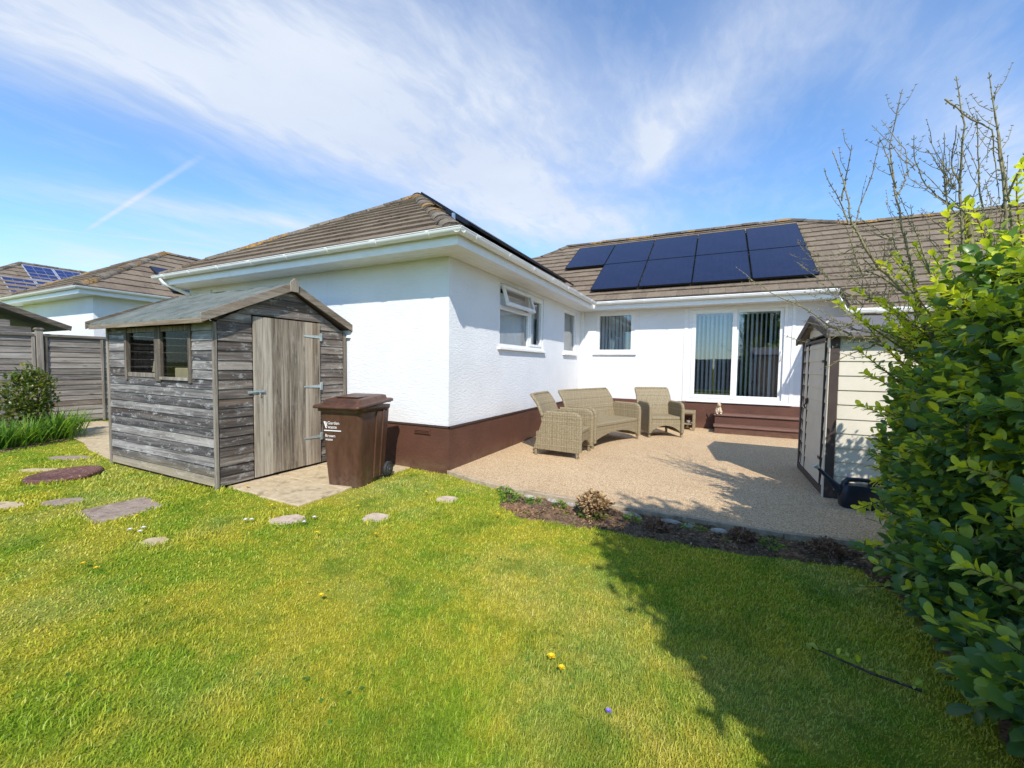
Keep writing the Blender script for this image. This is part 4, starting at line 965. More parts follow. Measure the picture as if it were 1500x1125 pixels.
# things seen through the shed window
mb = MB(); mb.prism([(-6.45, 2.66, 1.30), (-6.17, 2.66, 1.30), (-6.40, 2.66, 1.44)], (0, .02, 0)); o = mb.build('board_offcut', 'cardboard'); tag(o, 'pale triangular board offcut leaning inside the left shed window', 'offcut')
mb = MB(); mb.box(-5.95, 2.68, 1.22, -5.55, 2.85, 1.36); o = mb.build('cardboard_box', 'cardboard', bevel=.01); tag(o, 'buff cardboard box lying behind the right pane of the shed window', 'box')
mb = MB(); mb.box(-7.3, 2.64, 1.18, -5.1, 2.95, 1.205); sh(mb, 'shelf', 'interior_wood')

# ------------------------------------------------------------------ wheelie bin
BA = R(12); bin_ = empty('wheelie_bin', (-3.86, 3.58, .005), BA); tag(bin_, 'brown garden waste wheelie bin with white lettering standing against the shed', 'bin')
def rrect(wx, wy, z, r, cx=0, cy=0, n=5, ycut=0):
    pts = []
    for (sx_, sy_, a0) in ((1, -1, -90), (1, 1, 0), (-1, 1, 90), (-1, -1, 180)):
        for k in range(n+1):
            a = R(a0+90*k/n); pts.append((cx+sx_*(wx-r)+r*math.cos(a), cy+sy_*(wy-r)+r*math.sin(a), z))
    return pts
mb = MB()
rings = []
for t, z in ((0, 0), (.02, .012), (.04, .04), (.3, .28), (.6, .58), (.93, .86), (.95, .88)):
    rings.append(rrect(.215+.055*t, .24+.06*t, z, .07-.02*t, 0, -.01))
rings.append(rrect(.292, .325, .885, .05)); rings.append(rrect(.295, .33, .93, .05))
mb.loft(rings)
body = mb.build('bin_body', 'bin', bin_)
for sx_ in (-1, 1):   # side ribs and wheel recess box
    rb = MB()
    a, b = sx_*.222, sx_*.268
    rb.hexa([(min(a-.02*sx_, a+.012*sx_), .02, .05), (max(a-.02*sx_, a+.012*sx_), .02, .05), (max(a-.02*sx_, a+.012*sx_), .245, .05), (min(a-.02*sx_, a+.012*sx_), .245, .05),
             (min(b-.02*sx_, b+.014*sx_), .03, .86), (max(b-.02*sx_, b+.014*sx_), .03, .86), (max(b-.02*sx_, b+.014*sx_), .285, .86), (min(b-.02*sx_, b+.014*sx_), .285, .86)])
    rb.hexa([(min(a-.02*sx_, a+.022*sx_), .13, .05), (max(a-.02*sx_, a+.022*sx_), .13, .05), (max(a-.02*sx_, a+.022*sx_), .16, .05), (min(a-.02*sx_, a+.022*sx_), .16, .05),
             (min(b-.02*sx_, b+.026*sx_), .15, .87), (max(b-.02*sx_, b+.026*sx_), .15, .87), (max(b-.02*sx_, b+.026*sx_), .18, .87), (min(b-.02*sx_, b+.026*sx_), .18, .87)])
    rb.build('side_rib', 'bin', bin_, bevel=.006)
rb = MB(); rb.box(-.2, .22, .05, .2, .30, .86); rb.box(-.24, .30, .85, .24, .36, .90); rb.build('rear_spine', 'bin', bin_, bevel=.01)
lid = MB()
def lz(y): return .955+.05*(y+.36)/.75       # rises to the hinge at the back
rings = []
for (wx, wy, dz, r, cy) in ((.30, .365, -.032, .04, -.005), (.312, .375, -.03, .045, -.005), (.312, .375, -.006, .045, -.005), (.30, .362, .004, .045, -.005), (.262, .31, .006, .05, -.0), (.245, .285, .05, .05, .02), (.225, .26, .058, .05, .02), (.10, .12, .063, .04, .02), (.01, .01, .064, .005, .02)):
    rings.append([(x, y, lz(y)+dz) for x, y, _ in rrect(wx, wy, 0, r, 0, cy)])
lid.loft(rings); lo = lid.build('lid', 'bin', bin_)
lg = MB(); 
for x0, x1 in ((-.20, -.03), (.06, .20)): lg.box(x0, -.29, lz(-.3)+.012, x1, -.265, lz(-.3)+.042)
lg.build('lid_grip', 'vinyl_trim', lo)
lr = MB(); lr.box(-.16, -.15, lz(-.1)+.050, .16, .20, lz(.15)+.052) if False else lr.box(-.15, -.17, lz(.02)+.056, .15, .20, lz(.02)+.066); lr.build('lid_panel', 'bin', lo, bevel=.006)
hb_ = MB(); hb_.tube([(-.27, .385, .985), (.27, .385, .985)], .016, 10); hb_.box(-.25, .33, .95, -.22, .39, .99); hb_.box(.22, .33, .95, .25, .39, .99); hb_.build('handle_bar', 'black_plastic', bin_)
for s in (-1, 1):
    wl = MB(); wl.lathe([(.03, -.024), (.085, -.024), (.098, -.016), (.10, 0), (.098, .016), (.085, .024), (.03, .024)], (s*.262, .29, .10), 24, 'x'); wo_ = wl.build('wheel', 'black_rubber', bin_)
    hbm = MB(); hbm.lathe([(.055, -.028), (.06, -.026), (.06, .026), (.055, .028)], (s*.262, .29, .10), 16, 'x')
    hbm.lathe([(.018, -.036), (.02, -.03), (.02, .03), (.018, .036)], (s*.262, .29, .10), 10, 'x'); hbm.build('hub', 'hub_grey', wo_)
ax = MB(); ax.tube([(-.26, .29, .10), (.26, .29, .10)], .012, 8); ax.build('axle', 'dark_metal', bin_)
def text(name, body_, size, loc, rot, m, parent, extrude=.0006, align='LEFT', sx_=1):
    cu = bpy.data.curves.new(name, 'FONT'); cu.body = body_; cu.size = size; cu.extrude = extrude; cu.align_x = align; cu.space_line = .95
    tmp = bpy.data.objects.new(name, cu); COL.objects.link(tmp)
    dg = bpy.context.evaluated_depsgraph_get(); me = bpy.data.meshes.new_from_object(tmp.evaluated_get(dg)); bpy.data.objects.remove(tmp)
    me.materials.clear(); me.materials.append(MATS[m])
    o = bpy.data.objects.new(name, me); COL.objects.link(o); o.parent = parent; o.location = loc; o.rotation_euler = rot; o.scale = (sx_, 1, 1); return o
# front face leans outward: follow it
fa = math.atan2(.055, .86); 
def front(zv): return -.01-(.24+.06*min(1, zv/.88))-.0035
T_ = (R(90)+fa*.0, 0, 0)
for s_, sz_, zz in (('Garden', .052, .735), ('waste', .052, .688), ('Bolt', .05, .585), ('collect', .042, .545)):
    x_ = -.155 if zz > .65 else -.195
    if s_ == 'Bolt': s_ = 'Brown'
    if s_ == 'collect': s_ = 'waste'
    text('lettering', s_, sz_, (x_, front(zz), zz), (R(94), 0, 0), 'white_print', bin_)
lg = MB(); lg.prism([(-.205, front(.76), .765), (-.19, front(.76), .770), (-.165, front(.7), .69), (-.18, front(.7), .688)], (0, -.001, 0)); lg.prism([(-.182, front(.76), .765), (-.172, front(.76), .768), (-.160, front(.7), .72), (-.168, front(.7), .712)], (0, -.001, 0)); lg.prism([(-.205, front(.66), .668), (.02, front(.66), .668), (.02, front(.65), .656), (-.205, front(.65), .656)], (0, -.001, 0)); lg.build('printed_mark', 'white_print', bin_)

# ------------------------------------------------------------------ wicker furniture
def wicker(name, wdt, label, cat, loc, ang, group, dep=.74):
    root = empty(name, loc, ang); tag(root, label, cat, group)
    h = wdt/2; xf_ = dep/2; xb = -dep/2; T = .065
    for s in (-1, 1):
        prof = [(xb, .10), (xf_, .085), (xf_, .57), (xf_-.015, .62), (xf_-.05, .652), (xf_-.10, .665), (xb+.17, .665), (xb+.16, .62)]
        y = s*h-(T if s > 0 else 0)
        mb = MB(); mb.prism([(a, y, b) for a, b in (prof if True else prof)], (0, T, 0)); o = mb.build('arm_panel', 'wicker', root, bevel=.008)
        rim = MB(); yc = y+T/2
        rim.tube([(xf_, yc, .10), (xf_+.004, yc, .57), (xf_-.012, yc, .625), (xf_-.05, yc, .658), (xf_-.10, yc, .668), (xb+.20, yc, .668)], .034, 8); rim.build('arm_rail', 'wicker', root)
        for xx in (xf_-.035, xb+.035):
            lg_ = MB(); lg_.box(xx-.02, yc-.02, 0, xx+.02, yc+.02, .11); lg_.build('leg', 'wicker', root, bevel=.004)
    mb = MB(); mb.box(xb+.12, -h+T, .345, xf_-.02, h-T, .415); mb.build('seat', 'wicker', root, bevel=.022, seg=3)
    n = 16; top = [(xf_-.045, -h+T+(wdt-2*T)*k/n, .35) for k in range(n+1)]; bot = [(xf_-.045, -h+T+(wdt-2*T)*k/n, .11+.13*math.sin(math.pi*k/n)**.75) for k in range(n+1)]
    mb = MB()
    for k in range(n): mb.hexa([bot[k], (bot[k][0]+.03, bot[k][1], bot[k][2]), (bot[k+1][0]+.03, bot[k+1][1], bot[k+1][2]), bot[k+1], top[k], (top[k][0]+.03, top[k][1], top[k][2]), (top[k+1][0]+.03, top[k+1][1], top[k+1][2]), top[k+1]], .5)
    mb.build('apron', 'wicker', root)
    mb = MB()   # back: leans backwards, slightly curved across
    th = .055; rows = [(xb+.23, .33, 0), (xb+.17, .62, 0), (xb+.09, .80, 0.0), (xb+.00, .915, 0), (xb-.012, .93, 0)]
    m_ = 12; ringsF = []; 
    for x, z, _ in rows: ringsF.append([(x-.035*math.cos(math.pi*(k/m_-.5))*(1 if z > .5 else .5), -h+.012+(wdt-.024)*k/m_, z) for k in range(m_+1)])
    ringsB = [[(x-th, y, z-.006) for x, y, z in r_] for r_ in ringsF]
    allr = ringsF+ringsB[::-1]; V = [v for r_ in allr for v in r_]; w_ = m_+1; nr = len(allr)
    mb.add(V, [(i*w_+k, i*w_+k+1, ((i+1) % nr)*w_+k+1, ((i+1) % nr)*w_+k) for i in range(nr) for k in range(m_)], .5)
    for k in (0, m_):
        mb.add(V, [tuple(i*w_+k for i in range(nr))], .5)
    mb.build('backrest', 'wicker', root)
    rt = MB(); rt.tube([(rows[1][0]-.03, -h+.01, .62)]+[(x-.028, -h+.012, z) for x, z, _ in rows[2:4]]+[(xb-.052, -h+.03, .935)]+[(xb-.04-.03*math.cos(math.pi*(k/8-.5)), -h+.04+(wdt-.08)*k/8, .937) for k in range(9)]+[(xb-.052, h-.03, .935)]+[(x-.028, h-.012, z) for x, z, _ in rows[2:4]][::-1]+[(rows[1][0]-.03, h-.01, .62)], .027, 8); rt.build('back_rim', 'wicker', root)
    rear = MB(); rear.box(xb+.02, -h+T, .10, xb+.05, h-T, .36); rear.build('rear_panel', 'wicker', root)
    return root
PZ = .05
wicker('armchair', .72, 'light brown wicker armchair nearest the camera, turned side-on beside the sofa', 'armchair', (-2.10, 6.19, PZ), 0, 'wicker seats on the patio')
wicker('sofa', 1.50, 'light brown wicker two-seat sofa between the two armchairs', 'sofa', (-1.82, 7.53, PZ), R(-21), 'wicker seats on the patio')
wicker('armchair', .72, 'light brown wicker armchair facing out, next to the small side table', 'armchair', (-.95, 8.83, PZ), R(-60), 'wicker seats on the patio')
tb = empty('side_table', (-.55, 9.98, PZ)); tag(tb, 'small low wicker side table by the brown plinth behind the armchair', 'table')
mb = MB(); mb.box(-.26, -.22, .37, .26, .22, .42); mb.build('table_top', 'wicker', tb, bevel=.01)
mb = MB(); mb.box(-.22, -.18, .12, .22, .18, .145); mb.build('shelf', 'wicker', tb, bevel=.005)
for a in (-.235, .235):
    for b in (-.195, .195): mb = MB(); mb.box(a-.025, b-.025, 0, a+.025, b+.025, .37); mb.build('leg', 'wicker', tb, bevel=.005)
mb = MB(); mb.lathe([(.03, 0), (.045, .01), (.05, .06), (.045, .065), (.035, .02)], (-.42, 9.90, PZ+.146), 14); mb.tube([(-.42, 9.90, PZ+.17), (-.415, 9.90, PZ+.26)], .004, 5); tag(mb.build('small_pot', 'pot'), 'tiny pale pot with a stick on the lower shelf of the side table', 'pot')

# rabbit ornament
rb = empty('rabbit_ornament', (.17, 10.02, .43)); tag(rb, 'buff rabbit ornament sitting upright on the end of the top step', 'ornament')
rb.rotation_euler = (0, 0, R(8))
mb = MB(); mb.ell((0, .02, .085), (.066, .075, .088)); mb.ell((0, .0, .135), (.048, .05, .06)); mb.ell((-.045, -.01, .05), (.03, .055, .045)); mb.ell((.045, -.01, .05), (.03, .055, .045)); mb.ell((0, -.035, .205), (.042, .05, .042)); mb.ell((0, -.07, .195), (.022, .022, .019)); 
mb.build('body', 'rabbit', rb)
for s in (-1, 1):
    e_ = MB(); e_.ell((s*.032, -.015, .275), (.014, .010, .055), M=Matrix.Rotation(R(22*s), 3, 'Y')); e_.build('ear', 'rabbit_light', rb)
    e_ = MB(); e_.ell((s*.022, -.075, .215), (.005, .005, .006), 8, 6); e_.build('eye', 'black_plastic', rb)
    e_ = MB(); e_.ell((s*.035, -.06, .012), (.018, .038, .014)); e_.ell((s*.02, -.055, .09), (.012, .014, .04)); e_.build('paw', 'rabbit_light', rb)

# ------------------------------------------------------------------ plastic shed
ps = empty('plastic_shed', (1.15, 5.45, PZ)); tag(ps, 'cream plastic storage shed with dark brown trim at the right of the patio', 'shed')
PX, PY0, PY1, PX1 = 1.15, 5.45, 6.93, 3.1
def pr(mb, n, m, par=None, **kw):
    o = mb.build(n, m, par or ps, **kw)
    if par is None: o.location = -Vector(ps.location)
    return o
mb = MB(); z = .14; hh = .155
while z < 1.80:     # lap sided wall, camera side
    zt = min(z+hh, 1.82)
    mb.hexa([(PX+.075, PY0+.0, z), (PX1, PY0+.0, z), (PX1, PY0+.04, z), (PX+.075, PY0+.04, z), (PX+.075, PY0+.012, zt+.004), (PX1, PY0+.012, zt+.004), (PX1, PY0+.04, zt+.004), (PX+.075, PY0+.04, zt+.004)], .5)
    z += hh
mb.box(PX+.03, PY0+.042, .1, PX1, PY0+.06, 1.82, .5); mb.box(PX+.03, PY1-.05, .1, PX1, PY1, 1.82, .5); mb.box(PX1-.04, PY0+.06, .1, PX1, PY1-.05, 2.0, .5)
pr(mb, 'side_wall', 'vinyl', bevel=.004)
mb = MB(); z = .14
ym = (PY0+PY1)/2
def lap(mb, y0, y1, z, zt, x): mb.hexa([(x, y0, z), (x+.04, y0, z), (x+.04, y1, z), (x, y1, z), (x+.010, y0, zt+.004), (x+.04, y0, zt+.004), (x+.04, y1, zt+.004), (x+.010, y1, zt+.004)][0:8], .5)
while z < 2.02:
    zt = min(z+hh, 2.05)
    lo, hi = PY0+.05, PY1-.04
    if z > 1.78:
        k = (z-1.72)/.28*.62; lo, hi = PY0+.08+k, PY1-.08-k
        if hi-lo > .05: lap(mb, lo, hi, z, zt, PX+.0)
    else:
        lap(mb, PY0+.05, PY0+.20, z, zt, PX); lap(mb, PY1-.19, PY1-.05, z, zt, PX)
    z += hh
mb.box(PX+.045, PY0+.08, .1, PX+.055, PY1-.06, 1.80, .5)
pr(mb, 'front_wall', 'vinyl', bevel=.003)
mb = MB(); z = .14
while z < 1.70:
    zt = min(z+hh, 1.74)
    lap(mb, PY0+.225, ym+.30, z, zt, PX-.012); z += hh
mb2 = MB(); z = .14
while z < 1.70: lap(mb2, ym+.315, PY1-.21, z, min(z+hh, 1.74), PX-.012); z += hh
d1 = pr(mb, 'door', 'vinyl', bevel=.003); d2 = pr(mb2, 'door', 'vinyl', bevel=.003)
mb = MB(); mb.box(PX-.014, PY0+.208, .1, PX+.01, PY0+.220, 1.78); mb.box(PX-.016, ym+.303, .1, PX+.01, ym+.311, 1.78); mb.box(PX-.014, PY1-.208, .1, PX+.01, PY1-.19, 1.78); mb.box(PX-.012, PY0+.05, .04, PX+.05, PY1-.02, .13); mb.box(PX+.0, PY0-.015, .04, PX1, PY0+.03, .13); mb.box(PX-.012, PY0+.2, 1.765, PX+.02, PY1-.19, 1.80)
pr(mb, 'base_and_door_trim', 'vinyl_trim', bevel=.004)
mb = MB(); mb.box(PX-.014, PY0-.014, .05, PX+.072, PY0+.075, 1.84); pr(mb, 'corner_post', 'vinyl_trim', bevel=.01); mb = MB(); mb.box(PX-.014, PY1-.05, .05, PX+.05, PY1+.014, 1.84); pr(mb, 'corner_post', 'vinyl_trim', bevel=.01)
mb = MB(); mb.box(PX-.02, PY0-.02, .05, PX-.012, PY0+.045, 1.80); pr(mb, 'corner_strip', 'vinyl')
mb = MB(); mb.box(PX-.035, ym+.245, 1.0, PX-.012, ym+.30, 1.06); mb.tube([(PX-.03, ym+.27, 1.0), (PX-.045, ym+.27, .97), (PX-.03, ym+.27, .93)], .010, 6); mb.build('latch', 'vinyl_trim', d1)
mb = MB(); mb.box(PX-.02, PY0+.21, .42, PX-.012, PY0+.30, .45); mb.box(PX-.02, PY0+.21, 1.52, PX-.012, PY0+.30, 1.55); mb.build('hinge', 'vinyl_trim', d1)
mb = MB()
for s, ye in ((-1, PY0-.12), (1, PY1+.12)):
    mb.prism([(PX-.05, ym, 2.08), (PX-.05, ye, 1.84), (PX-.05, ye, 1.79), (PX-.05, ym, 2.03)], (PX1-PX+.12, 0, 0), .5)
pr(mb, 'roof', 'vinyl_roof', bevel=.004)
mb = MB()
for s, ye in ((-1, PY0-.135), (1, PY1+.135)): mb.prism([(PX-.075, ym, 2.105), (PX-.075, ye, 1.86), (PX-.075, ye, 1.775), (PX-.075, ym, 2.015)], (.024, 0, 0), .5)
pr(mb, 'bargeboard', 'vinyl_trim', bevel=.003)

# watering can
wc = empty('watering_can', (1.40, 5.20, PZ), R(4)); wc.scale = (1.13,)*3; tag(wc, 'black plastic watering can with a long spout against the plastic shed', 'watering can')
mb = MB()
def pf(z, t): return rrect(.165-.03*t, .075-.018*t, z, .05, -.01*t, 0)
# solid body lower, with openings left under the top handle
mb.loft([rrect(.145, .062, 0, .04), rrect(.158, .072, .012, .045), rrect(.162, .075, .08, .05), rrect(.158, .072, .15, .05), rrect(.148, .066, .185, .045, -.004), rrect(.135, .055, .205, .04, -.006)])
mb.build('tank', 'black_plastic', wc)
hm = MB(); hm.tube([(-.125, 0, .17), (-.125, 0, .215), (-.10, 0, .245), (-.02, 0, .252), (.08, 0, .250), (.13, 0, .235), (.175, 0, .20), (.185, 0, .13), (.18, 0, .05), (.15, 0, .025)], [.028, .026, .022, .018, .018, .022, .022, .017, .018, .02], 10)
hm.tube([(.07, 0, .20), (.075, 0, .25)], .03, 10); hm.build('handle', 'black_plastic', wc)
sm_ = MB(); sm_.tube([(-.11, 0, .10), (-.17, 0, .16), (-.24, 0, .235), (-.335, 0, .335)], [.055, .036, .020, .014], 10); sm_.build('spout', 'black_plastic', wc)
rm = MB(); rm.tube([(-.325, 0, .325), (-.352, 0, .352)], [.015, .027], 12); rm.build('rose', 'galv', wc)

# ------------------------------------------------------------------ stones in the lawn
def slab(name, pts, label, m, z=.003, t=.05, cat='paving slab', group=None, jit=.008, nsub=4):
    P_ = []
    n = len(pts)
    for i in range(n):
        a, b = pts[i], pts[(i+1) % n]
        for k in range(nsub): P_.append((a[0]+(b[0]-a[0])*k/nsub+random.uniform(-jit, jit), a[1]+(b[1]-a[1])*k/nsub+random.uniform(-jit, jit)))
    P_ = ccw(P_); c = (sum(p[0] for p in P_)/len(P_), sum(p[1] for p in P_)/len(P_))
    mb = MB(); mb.prism([(x-c[0], y-c[1], -t) for x, y in P_], (0, 0, t)); o = mb.build(name, m, bevel=.008); o.location = (c[0], c[1], z)
    tag(o, label, cat, group); return P_
def blob(cx_, cy_, ra, rb_, ang=0, n=9, j=.12):
    out = []
    for k in range(n):
        a = 2*math.pi*k/n; q = 1+random.uniform(-j, j); x, y = ra*q*math.cos(a), rb_*q*math.sin(a)
        out.append((cx_+x*math.cos(ang)-y*math.sin(ang), cy_+x*math.sin(ang)+y*math.cos(ang)))
    return out
HOLES = []
HOLES.append(slab('stone_slab', [(-5.40, 1.60), (-4.83, 1.55), (-4.80, 1.78), (-4.86, 2.10), (-5.36, 2.12)], 'large grey-brown square slab in the lawn in front of the shed', 'slab_grey', group='stones set in the lawn'))
HOLES.append(slab('stepping_stone', blob(-3.47, 2.40, .17, .135, .5), 'round pale stepping stone nearest the sandy slab by the bin', 'slab_pale', group='stones set in the lawn', nsub=2))
HOLES.append(slab('stepping_stone', blob(-2.79, 2.83, .13, .12, .3), 'pale stepping stone in the middle of the three below the bin', 'slab_pale', group='stones set in the lawn', nsub=2))
HOLES.append(slab('stepping_stone', blob(-2.50, 3.57, .15, .12, 0), 'pale stepping stone nearest the house corner', 'slab_pale', group='stones set in the lawn', nsub=2))
HOLES.append(slab('stepping_stone', blob(-5.87, 1.66, .22, .13, .55), 'grey stepping stone just left of the large square slab', 'slab_grey', group='stones set in the lawn', nsub=2))
HOLES.append(slab('stepping_stone', blob(-8.45, 2.47, .34, .15, .4), 'grey stepping stone beyond the red-brown cover, nearest the path', 'slab_grey', group='stones set in the lawn', nsub=2))
HOLES.append(slab('stepping_stone', blob(-7.85, 2.0, .25, .09, .5), 'thin sandy stone mostly overgrown beside the red-brown cover', 'slab_sand', group='stones set in the lawn', nsub=2))
HOLES.append(slab('stepping_stone', blob(-6.22, 1.33, .22, .14, .4), 'sandy stepping stone cut by the left picture edge', 'slab_sand', group='stones set in the lawn', nsub=2))
HOLES.append(slab('stepping_stone', blob(-3.96, 1.615, .11, .085, .4), 'smallest sandy stone below the large square slab', 'slab_sand', group='stones set in the lawn', nsub=2, z=.008))
mb = MB(); mb.lathe([(.28, -.06), (.335, -.055), (.345, -.01), (.33, .012), (.30, .016), (.29, .010), (.02, .014)], (0, 0, .03), 40); dc = mb.build('drain_cover', 'drain_red'); dc.location = (-7.10, 2.03, .012); dc.rotation_euler = (R(2), R(-1), 0)
tag(dc, 'round red-brown concrete drain cover standing proud of the lawn', 'drain cover')
DISC = [(-7.10+.36*math.cos(a), 2.03+.36*math.sin(a)) for a in [2*math.pi*k/20 for k in range(20)]]

# ------------------------------------------------------------------ grass
def sample_grass(n, rmin, rmax, power):
    th = rng.uniform(0, 1, n); r = (rmin**(2-power)+(rmax**(2-power)-rmin**(2-power))*th)**(1/(2-power)) if power != 2 else rmin*(rmax/rmin)**th
    ang = rng.uniform(R(20), R(186), n)
    x = r*np.cos(ang)*-1; x = r*np.cos(ang); y = r*np.sin(ang)
    return x, y, r
BUSHBED = [(-12.9, -1), (-9.0, -1), (-9.6, 1.6), (-10.0, 2.55), (-10.3, 3.0), (-12.9, 3.4)]
SHEDP = [(SXL-.02, SY0-.02), (SX+.02, SY0-.02), (SX+.02, SY1+.1), (SXL-.02, SY1+.1)]
BINP = [(-4.12, 3.30), (-3.64, 3.38), (-3.62, 3.9), (-4.2, 3.85)]
def edge_noise(x, y, s=1.): return .03*np.sin(x*23+1.3*np.sin(y*9))+.025*np.sin(y*31+x*7)+.02*np.sin(x*57-y*41)
x, y, r_ = sample_grass(620000, .9, 14.5, 1.7)
xe, ye = x+edge_noise(x, y), y+edge_noise(y, x)
keep = inpoly(x, y, ccw(LAWN))
for H in HOLES+[DISC, BINP]: 
    c = np.mean(np.array(H), 0); Hs = [((px_-c[0])*.90+c[0], (py_-c[1])*.90+c[1]) for px_, py_ in H]; keep &= ~inpoly(x+edge_noise(x, y)*.35, y+edge_noise(y, x)*.35, Hs)
for H in [SLABP, PATH, BUSHBED, BED]: keep &= ~inpoly(xe, ye, H)
keep &= ~inpoly(x, y, SHEDP); keep &= ~inpoly(x, y, PATIO); keep &= (y < 4.36) | (x < -3.1); keep &= y < 4.38
# only what the lens could plausibly see (a little wider)
fw = -.439*x+.897*y; rt_ = .898*x+.44*y; keep &= (fw > .2) & (np.abs(rt_) < 1.75*fw+1.0)
# keep the bare cut strip just in front of the bed thin
x, y, r_ = x[keep], y[keep], r_[keep]; n = len(x)
# blades stand straighter and taller along hard edges
h = rng.uniform(.010, .022, n)*np.where(np.sin(x*5.1+np.sin(y*4.3)*2)*np.sin(y*6.3+x)>.72, 1.5, 1)*(1+.35*np.sin(x*2.1)*np.sin(y*2.7)); near_edge = np.zeros(n, bool)
for H in HOLES+[DISC, SHEDP]:
    c = np.mean(np.array(H), 0); rr_ = np.max(np.linalg.norm(np.array(H)-c, axis=1)); near_edge |= (np.hypot(x-c[0], y-c[1]) < rr_+.07)
h = np.where(near_edge, h*1.8, h)
wd = np.clip(.00085*r_, .0015, .0065)*rng.uniform(.7, 1.3, n)
a = rng.uniform(0, 2*np.pi, n); lean = rng.uniform(.1, 1.0, n); ld = rng.normal(.6, 1.3, n)
dx, dy = np.cos(a)*wd, np.sin(a)*wd; lx, ly = np.cos(ld)*h*lean, np.sin(ld)*h*lean
V = np.empty((n, 6, 3), np.float32)
V[:,0] = np.stack([x-dx, y-dy, np.zeros(n)], 1); V[:,1] = np.stack([x+dx, y+dy, np.zeros(n)], 1)
V[:,2] = np.stack([x+dx*.85+lx*.35, y+dy*.85+ly*.35, h*.6], 1); V[:,3] = np.stack([x-dx*.85+lx*.35, y-dy*.85+ly*.35, h*.6], 1)
V[:,4] = np.stack([x+dx*.15+lx, y+dy*.15+ly, h*(1-.25*lean)], 1); V[:,5] = np.stack([x-dx*.15+lx, y-dy*.15+ly, h*(1-.25*lean)], 1)
b0 = (np.arange(n)*6)[:, None]
F = np.concatenate([b0+np.array([0,1,2,3]), b0+np.array([3,2,4,5])], 1).reshape(-1, 4)
var = np.repeat(rng.random(n), 2)
tag(np_mesh('grass', V.reshape(-1, 3), F, var, 'grass'), 'short mown green and yellow grass covering the lawn', 'grass', kind='stuff')

# ------------------------------------------------------------------ leaves helper
def leaf_cloud(P_, D, N, L, W, var, fold=.25, curl=.25):
    """one leaf per row: P base, D direction, N approx normal; 4x2 quads"""
    n = len(P_); D = D/np.linalg.norm(D, axis=1, keepdims=True); S = np.cross(D, N); S /= np.maximum(np.linalg.norm(S, axis=1, keepdims=True), 1e-6); U = np.cross(S, D)
    ts = np.array([0, .25, .6, .88, 1.0]); ws = np.array([.10, .72, 1.0, .62, .04])
    V = np.empty((n, 5, 3, 3), np.float32)
    for i, (t, w_) in enumerate(zip(ts, ws)):
        c = P_+D*(L[:, None]*t)-U*(L[:, None]*curl*t*t)
        e = S*(W[:, None]*w_*.5); up = U*(W[:, None]*w_*fold*.5)
        V[:, i, 0] = c-e+up; V[:, i, 1] = c; V[:, i, 2] = c+e+up
    idx = np.arange(15).reshape(5, 3)
    q = np.array([[idx[i, j], idx[i, j+1], idx[i+1, j+1], idx[i+1, j]] for i in range(4) for j in range(2)])
    F = (np.arange(n)*15)[:, None, None]+q[None]
    return V.reshape(-1, 3), F.reshape(-1, 4), np.repeat(var, 8)
def rand_unit(n):
    v = rng.normal(size=(n, 3)); return v/np.linalg.norm(v, axis=1, keepdims=True)

# ------------------------------------------------------------------ hedge on the right
hedge = empty('hedge', (1.7, 2.5, 0)); tag(hedge, 'large leafy evergreen hedge with yellow-green new shoots filling the right edge', 'hedge')
def hz(y):      # top height profile
    return np.where(y < 1.4, 3.1, np.where(y < 1.8, 3.1-(y-1.4)*3.5, np.where(y < 3.3, 1.70+.25*(y-1.8), 2.0-.30*(y-3.3))))
shoots = []
def hedge_x(y, z): # surface of the side facing the lawn
    return 1.45+.07*np.sin(y*3.1+1)+.06*np.sin(z*4.3+y*2)+.05*np.sin(z*9+y*7)-.32*np.clip((.9-z)/.6, 0, 1)*np.clip((3.9-y)/.7, 0, 1)-.06*np.clip(z-.3, 0, 1)+.16*np.clip((z-1.1)/.5, 0, 1)*np.clip((y-3.4)/.7, 0, 1)+.10*np.clip(z-1.6, 0, 1)+.12*np.clip(2.6-y, 0, 1)*0
NS = 2100
y_ = rng.uniform(.9, 4.42, NS); z_ = rng.uniform(.05, 1, NS)*hz(y_); x_ = hedge_x(y_, z_)+np.abs(rng.normal(0, .10, NS))-.04
o_side = np.stack([-np.ones(NS), rng.normal(0, .45, NS), rng.normal(.35, .4, NS)], 1)
base1 = np.stack([x_, y_, z_], 1)
NT_ = 1000     # top
y2 = rng.uniform(.9, 4.4, NT_); x2 = rng.uniform(1.42, 2.7, NT_); z2 = hz(y2)-np.abs(rng.normal(0, .08, NT_))+.05*np.sin(x2*7)+.05*np.sin(y2*6)
o_top = np.stack([rng.normal(-.2, .4, NT_), rng.normal(0, .4, NT_), np.ones(NT_)], 1); base2 = np.stack([x2, y2, z2], 1)
NE = 700       # far end facing the patio
x3 = rng.uniform(1.38, 2.7, NE); z3 = rng.uniform(.05, 1.85, NE); y3 = 4.36+.06*np.sin(z3*5)-np.abs(rng.normal(0, .08, NE)); o_end = np.stack([rng.normal(-.3, .5, NE), np.ones(NE), rng.normal(.3, .4, NE)], 1); base3 = np.stack([x3, y3, z3], 1)
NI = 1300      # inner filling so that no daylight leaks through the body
yi = rng.uniform(.9, 4.2, NI); zi = rng.uniform(.1, 1, NI)*(hz(yi)-.2); xi = hedge_x(yi, zi)+rng.uniform(.18, .6, NI); basei = np.stack([xi, yi, zi], 1); o_in = rand_unit(NI)+np.array([-.6, 0, .2])
